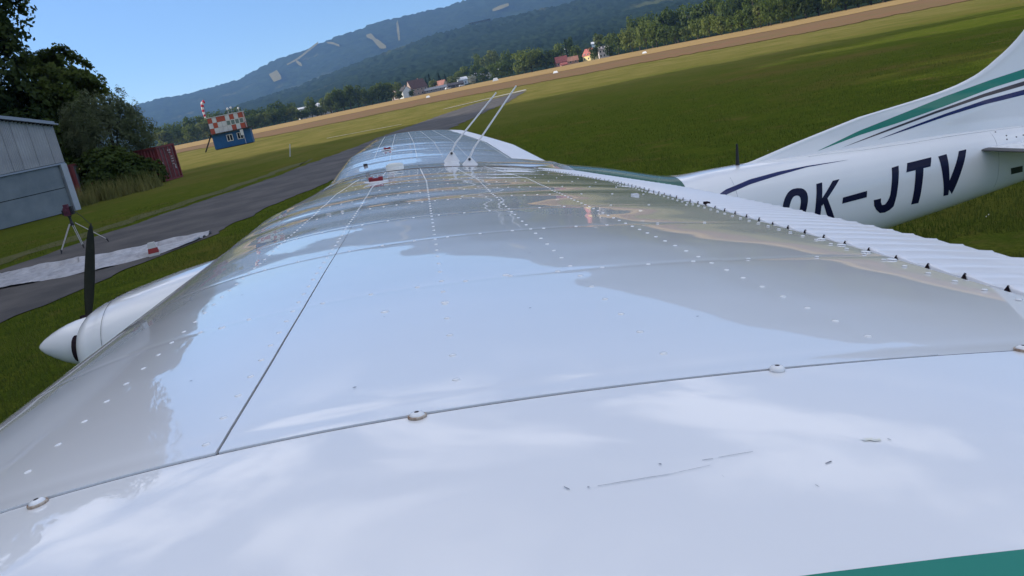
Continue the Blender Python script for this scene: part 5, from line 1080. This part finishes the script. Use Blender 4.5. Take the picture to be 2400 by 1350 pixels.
letter([([(4.23, -.326), (4.266, -.607)], [(4.297, -.317), (4.305, -.604)]), ([(4.394, -.308), (4.283, -.540)], [(4.455, -.302), (4.333, -.601)])])
decal_band('vent', [(4.80, -.474), (4.90, -.468)], [(4.812, -.520), (4.912, -.513)], mat('vent_dark', (.02, .03, .022), .6), fy, fus, 6, 3)
MB().tube([(x, -float(fy(x, z_))-.0005, z_) for x, z_ in ((3.35, -.236), (3.73, -.232), (4.1, -.222), (4.4, -.208), (4.72, -.204), (5.2, -.204))], .0014, 5).build('fin_seam', mat('seam_grey', (.35, .36, .38), .7), fus)
MB().tube([(2.72, -float(fy(2.72, z_))-.0004, z_) for z_ in np.linspace(-.30, -.95, 24)], .0011, 5).build('skin_joint', mat('seam_grey', (.35, .36, .38), .7), fus)
MB().tube([(4.70, -float(fy(4.70, z_))-.0004, z_) for z_ in np.linspace(-.215, -.60, 20)], .0011, 5).build('skin_joint', mat('seam_grey', (.35, .36, .38), .7), fus)
EDGE_STRIP = mat('dark_edge_strip', (.085, .085, .09), .6)  # dark grey strip along the tailplane leading edge
for s in (-1, 1):
    ys = np.linspace(.16, 1.72, 24); n = 22; tt = np.linspace(0, np.pi, n)
    def section(y, f0, f1, bulge=0.):
        le_ = 4.565+.10*(y-.16); c = .62-.12*(y-.16); u = (1-np.cos(np.linspace(0, np.pi, 15)))/2*(f1-f0)+f0; t_ = .078*(1-.25*(y-.16)/1.56)*(2.2*(np.sqrt(u)*.45-.42*u**1.2*.55+.0)*1.0+0)+bulge
        t_ = np.maximum(t_, .004); up = np.stack([le_+c*u, s*y+0*u, -.322+t_*.62-.06*u*0], -1); lo = np.stack([le_+c*u, s*y+0*u, -.322-t_*.52], -1); return np.concatenate([up[::-1], lo[1:]], 0)
    P = np.stack([section(y, 0, 1) for y in ys], 0); sb = obj('tailplane', grid_mesh('tailplane', P, True, s > 0), WHITE, ac)
    P = np.stack([section(y, 0, .10, .0014) for y in ys], 0); P[..., 0] -= .001; obj('leading_edge_strip', grid_mesh('leading_edge_strip', P, True, s > 0), EDGE_STRIP, sb)
    P = np.stack([[(4.565+.10*(y-.16)+.63-.12*(y-.16), s*y, -.30), (5.46-.05*(y-.16), s*y, -.312), (5.46-.05*(y-.16), s*y, -.316), (4.565+.10*(y-.16)+.63-.12*(y-.16), s*y, -.345)] for y in ys], 0); obj('elevator', grid_mesh('elevator', P, False, s > 0), WHITE2, ac)
fil = MB()
for x, z in ((4.74, -.215), (4.80, -.245), (4.79, -.27), (4.87, -.262), (4.93, -.256)):
    fil.lathe([(.006, 0), (.004, .003)], 8, Matrix.Translation((x, -float(fy(x, z))-.001, z)) @ Matrix.Rotation(R(65), 4, 'X'))
fil.build('tail_screws', steel, fus)
# ---- roof fittings
ROOF = lambda x: float(wz(np.array(x), np.array(0.)))+.006
whip = mat('aerial_white', (.66, .66, .66), .4, coat=.4)
for y, bx0, bx1, tip_, top in ((-.22, .915, 1.037, (1.335, -.22, .446), (.983, .032)), (.22, .82, .945, (1.249, .22, .424), (.893, .062))):
    z0 = float(fpoint(np.array((bx0+bx1)/2), np.array(math.copysign(.42, y)))[2]); a = obj('aerial', None, None, ac); z0 = ROOF((bx0+bx1)/2)-.012
    a = MB(); n = 14; V = []
    for q, (hx, hy, z) in enumerate((((bx1-bx0)/2*1.15, .035, z0), ((bx1-bx0)/2, .030, z0+.008), (.016, .012, top[1]-.012), (.008, .007, top[1]))):
        cxq = (bx0+bx1)/2*(1-min(q, 2)/2)+top[0]*min(q, 2)/2 if q != 3 else top[0]
        if q < 2: cxq = (bx0+bx1)/2
        V += [(cxq+hx*math.cos(2*math.pi*k/n), y+hy*math.sin(2*math.pi*k/n), z) for k in range(n)]
    F = [(i*n+k, i*n+(k+1) % n, (i+1)*n+(k+1) % n, (i+1)*n+k) for i in range(3) for k in range(n)]+[tuple(range(3*n, 4*n))]
    ab = obj('aerial_base', mesh_np('aerial_base', V, F, True), whip, fus); ab.data.set_sharp_from_angle(angle=R(45))
    MB().lathe([(.009, -.004), (.009, .006)], 10, Matrix.Translation((top[0]-.002, y-.014, top[1]-.018)) @ Matrix.Rotation(R(75), 4, 'X')).build('aerial_screw', blk, ab)
    MB().tube([(top[0], y, top[1]-.01), (top[0]+.035, y, top[1]+.05)], [.0075, .0065], 10).tube([(top[0]+.035, y, top[1]+.05), tip_], [.0062, .0048], 10).build('aerial_rod', whip, ab)
bad = [o for o in bpy.data.objects if o.name.split('.')[0] == 'aerial' and o.parent == ac and o.type == 'EMPTY']
for o in bad: bpy.data.objects.remove(o)
MB().lathe([(.058, -.01), (.060, .004), (.056, .016), (.040, .024), (.012, .027)], 24, Matrix.Translation((.490, .15, ROOF(.49)-.004)) @ Matrix.Diagonal((1.05, .8, 1, 1))).build('satellite_aerial', mat('dome_cream', (.62, .63, .58), .4), fus, True)
MB().box((.255, .597, float(wz(np.array(.27), np.array(.6)))), (.285, .612, float(wz(np.array(.27), np.array(.6)))+.02)).build('vent_cap', blk, sides[1])
capm = mat('fuel_cap_red', (.28, .012, .020), .4, (.20, .01, .018), 40)
for s, x, y in ((-1, .450, -2.13), (1, .411, 1.883)):
    z = float(wz(np.array(x), np.array(y)))+.002; fc_ = MB().lathe([(.052, 0), (.052, .005), (.045, .007)], 24, Matrix.Translation((x, y, z))).build('fuel_filler', whip, sides[s])
    k = MB().box((x-.040, y-.022, z+.007), (x+.040, y+.022, z+.018)); k.box((x-.040, y-.026, z+.018), (x-.016, y+.026, z+.032)); k.box((x+.016, y-.026, z+.018), (x+.040, y+.026, z+.032)); k.box((x-.016, y-.018, z+.018), (x+.016, y+.018, z+.026)); k = k.build('fuel_cap', capm, fc_); k.matrix_local = Matrix.Translation((x, y, z)) @ Matrix.Scale(.74, 4) @ Matrix.Translation((-x, -y, -z))
    for dx in (-.007, .010): MB().lathe([(.003, 0), (.002, .002)], 8, Matrix.Translation((x+dx, y-.012, z+.026))).build('cap_pin', chw, fc_)
MB().tube([(2.872, 0, -.262), (2.872, 0, -.235), (2.874, 0, -.10)], [.016, .013, .007], 10).build('whip_aerial', blk, fus)
MB().box((1.17, -3.575, float(wz(np.array(1.18), np.array(-3.58)))-.004), (1.185, -3.548, float(wz(np.array(1.18), np.array(-3.58)))+.004)).build('hinge_cover', whip, sides[-1])
MB().box((1.262, -3.865, float(wz(np.array(1.26), np.array(-3.86)))-.006), (1.272, -3.845, float(wz(np.array(1.26), np.array(-3.86)))+.004)).build('hinge_bracket', GAP, sides[-1])
MB().tube([(1.625, -2.66, float(wz(np.array(1.6), np.array(-2.6)))-.01), (1.66, -2.50, float(wz(np.array(1.6), np.array(-2.5)))-.02)], .003, 6).build('flap_stop', GAP, sides[-1])
# ---- struts and undercarriage
for s in (-1, 1):
    MB().tube([(.55, s*.52, -1.22), (.52, s*2.45, float(wz(np.array(.52), np.array(2.45), True))+.01)], .035, 10).build('wing_strut', WHITE, ac)
    MB().tube([(.95, s*.40, -1.28), (1.0, s*.95, -1.62), (1.02, s*1.22, -1.98)], [.045, .035, .03], 10).build('main_leg', WHITE, ac)
    MB().lathe([(.10, -.08), (.19, -.075), (.21, -.04), (.21, .04), (.19, .075), (.10, .08)], 24, Matrix.Translation((1.02, s*1.25, -2.0)) @ Matrix.Rotation(R(90), 4, 'X')).build('main_wheel', tyre, ac)
MB().tube([(-1.05, 0, -1.25), (-1.15, 0, -2.1)], [.04, .03], 10).build('nose_leg', steel, ac)
MB().lathe([(.08, -.07), (.165, -.065), (.18, -.03), (.18, .03), (.165, .065), (.08, .07)], 24, Matrix.Translation((-1.15, 0, -2.12)) @ Matrix.Rotation(R(90), 4, 'X')).build('nose_wheel', tyre, ac)
# ------------------------------------------------------------------ air
hz = MB().box((-8000, -1500, -8), (8000, 8000, 1150)).build('haze'); hz['kind'] = 'stuff'; hz['label'] = 'thin blue evening haze over the valley'
hm = bpy.data.materials.new('haze'); hm.use_nodes = True; nt = hm.node_tree; nt.nodes.clear(); out = nt.nodes.new('ShaderNodeOutputMaterial'); pv = nt.nodes.new('ShaderNodeVolumePrincipled')
pv.inputs['Color'].default_value = (.29, .54, 1, 1); pv.inputs['Density'].default_value = HAZE; pv.inputs['Anisotropy'].default_value = .2
nt.links.new(pv.outputs[0], out.inputs['Volume']); hz.data.materials.append(hm)
hz.visible_shadow = True
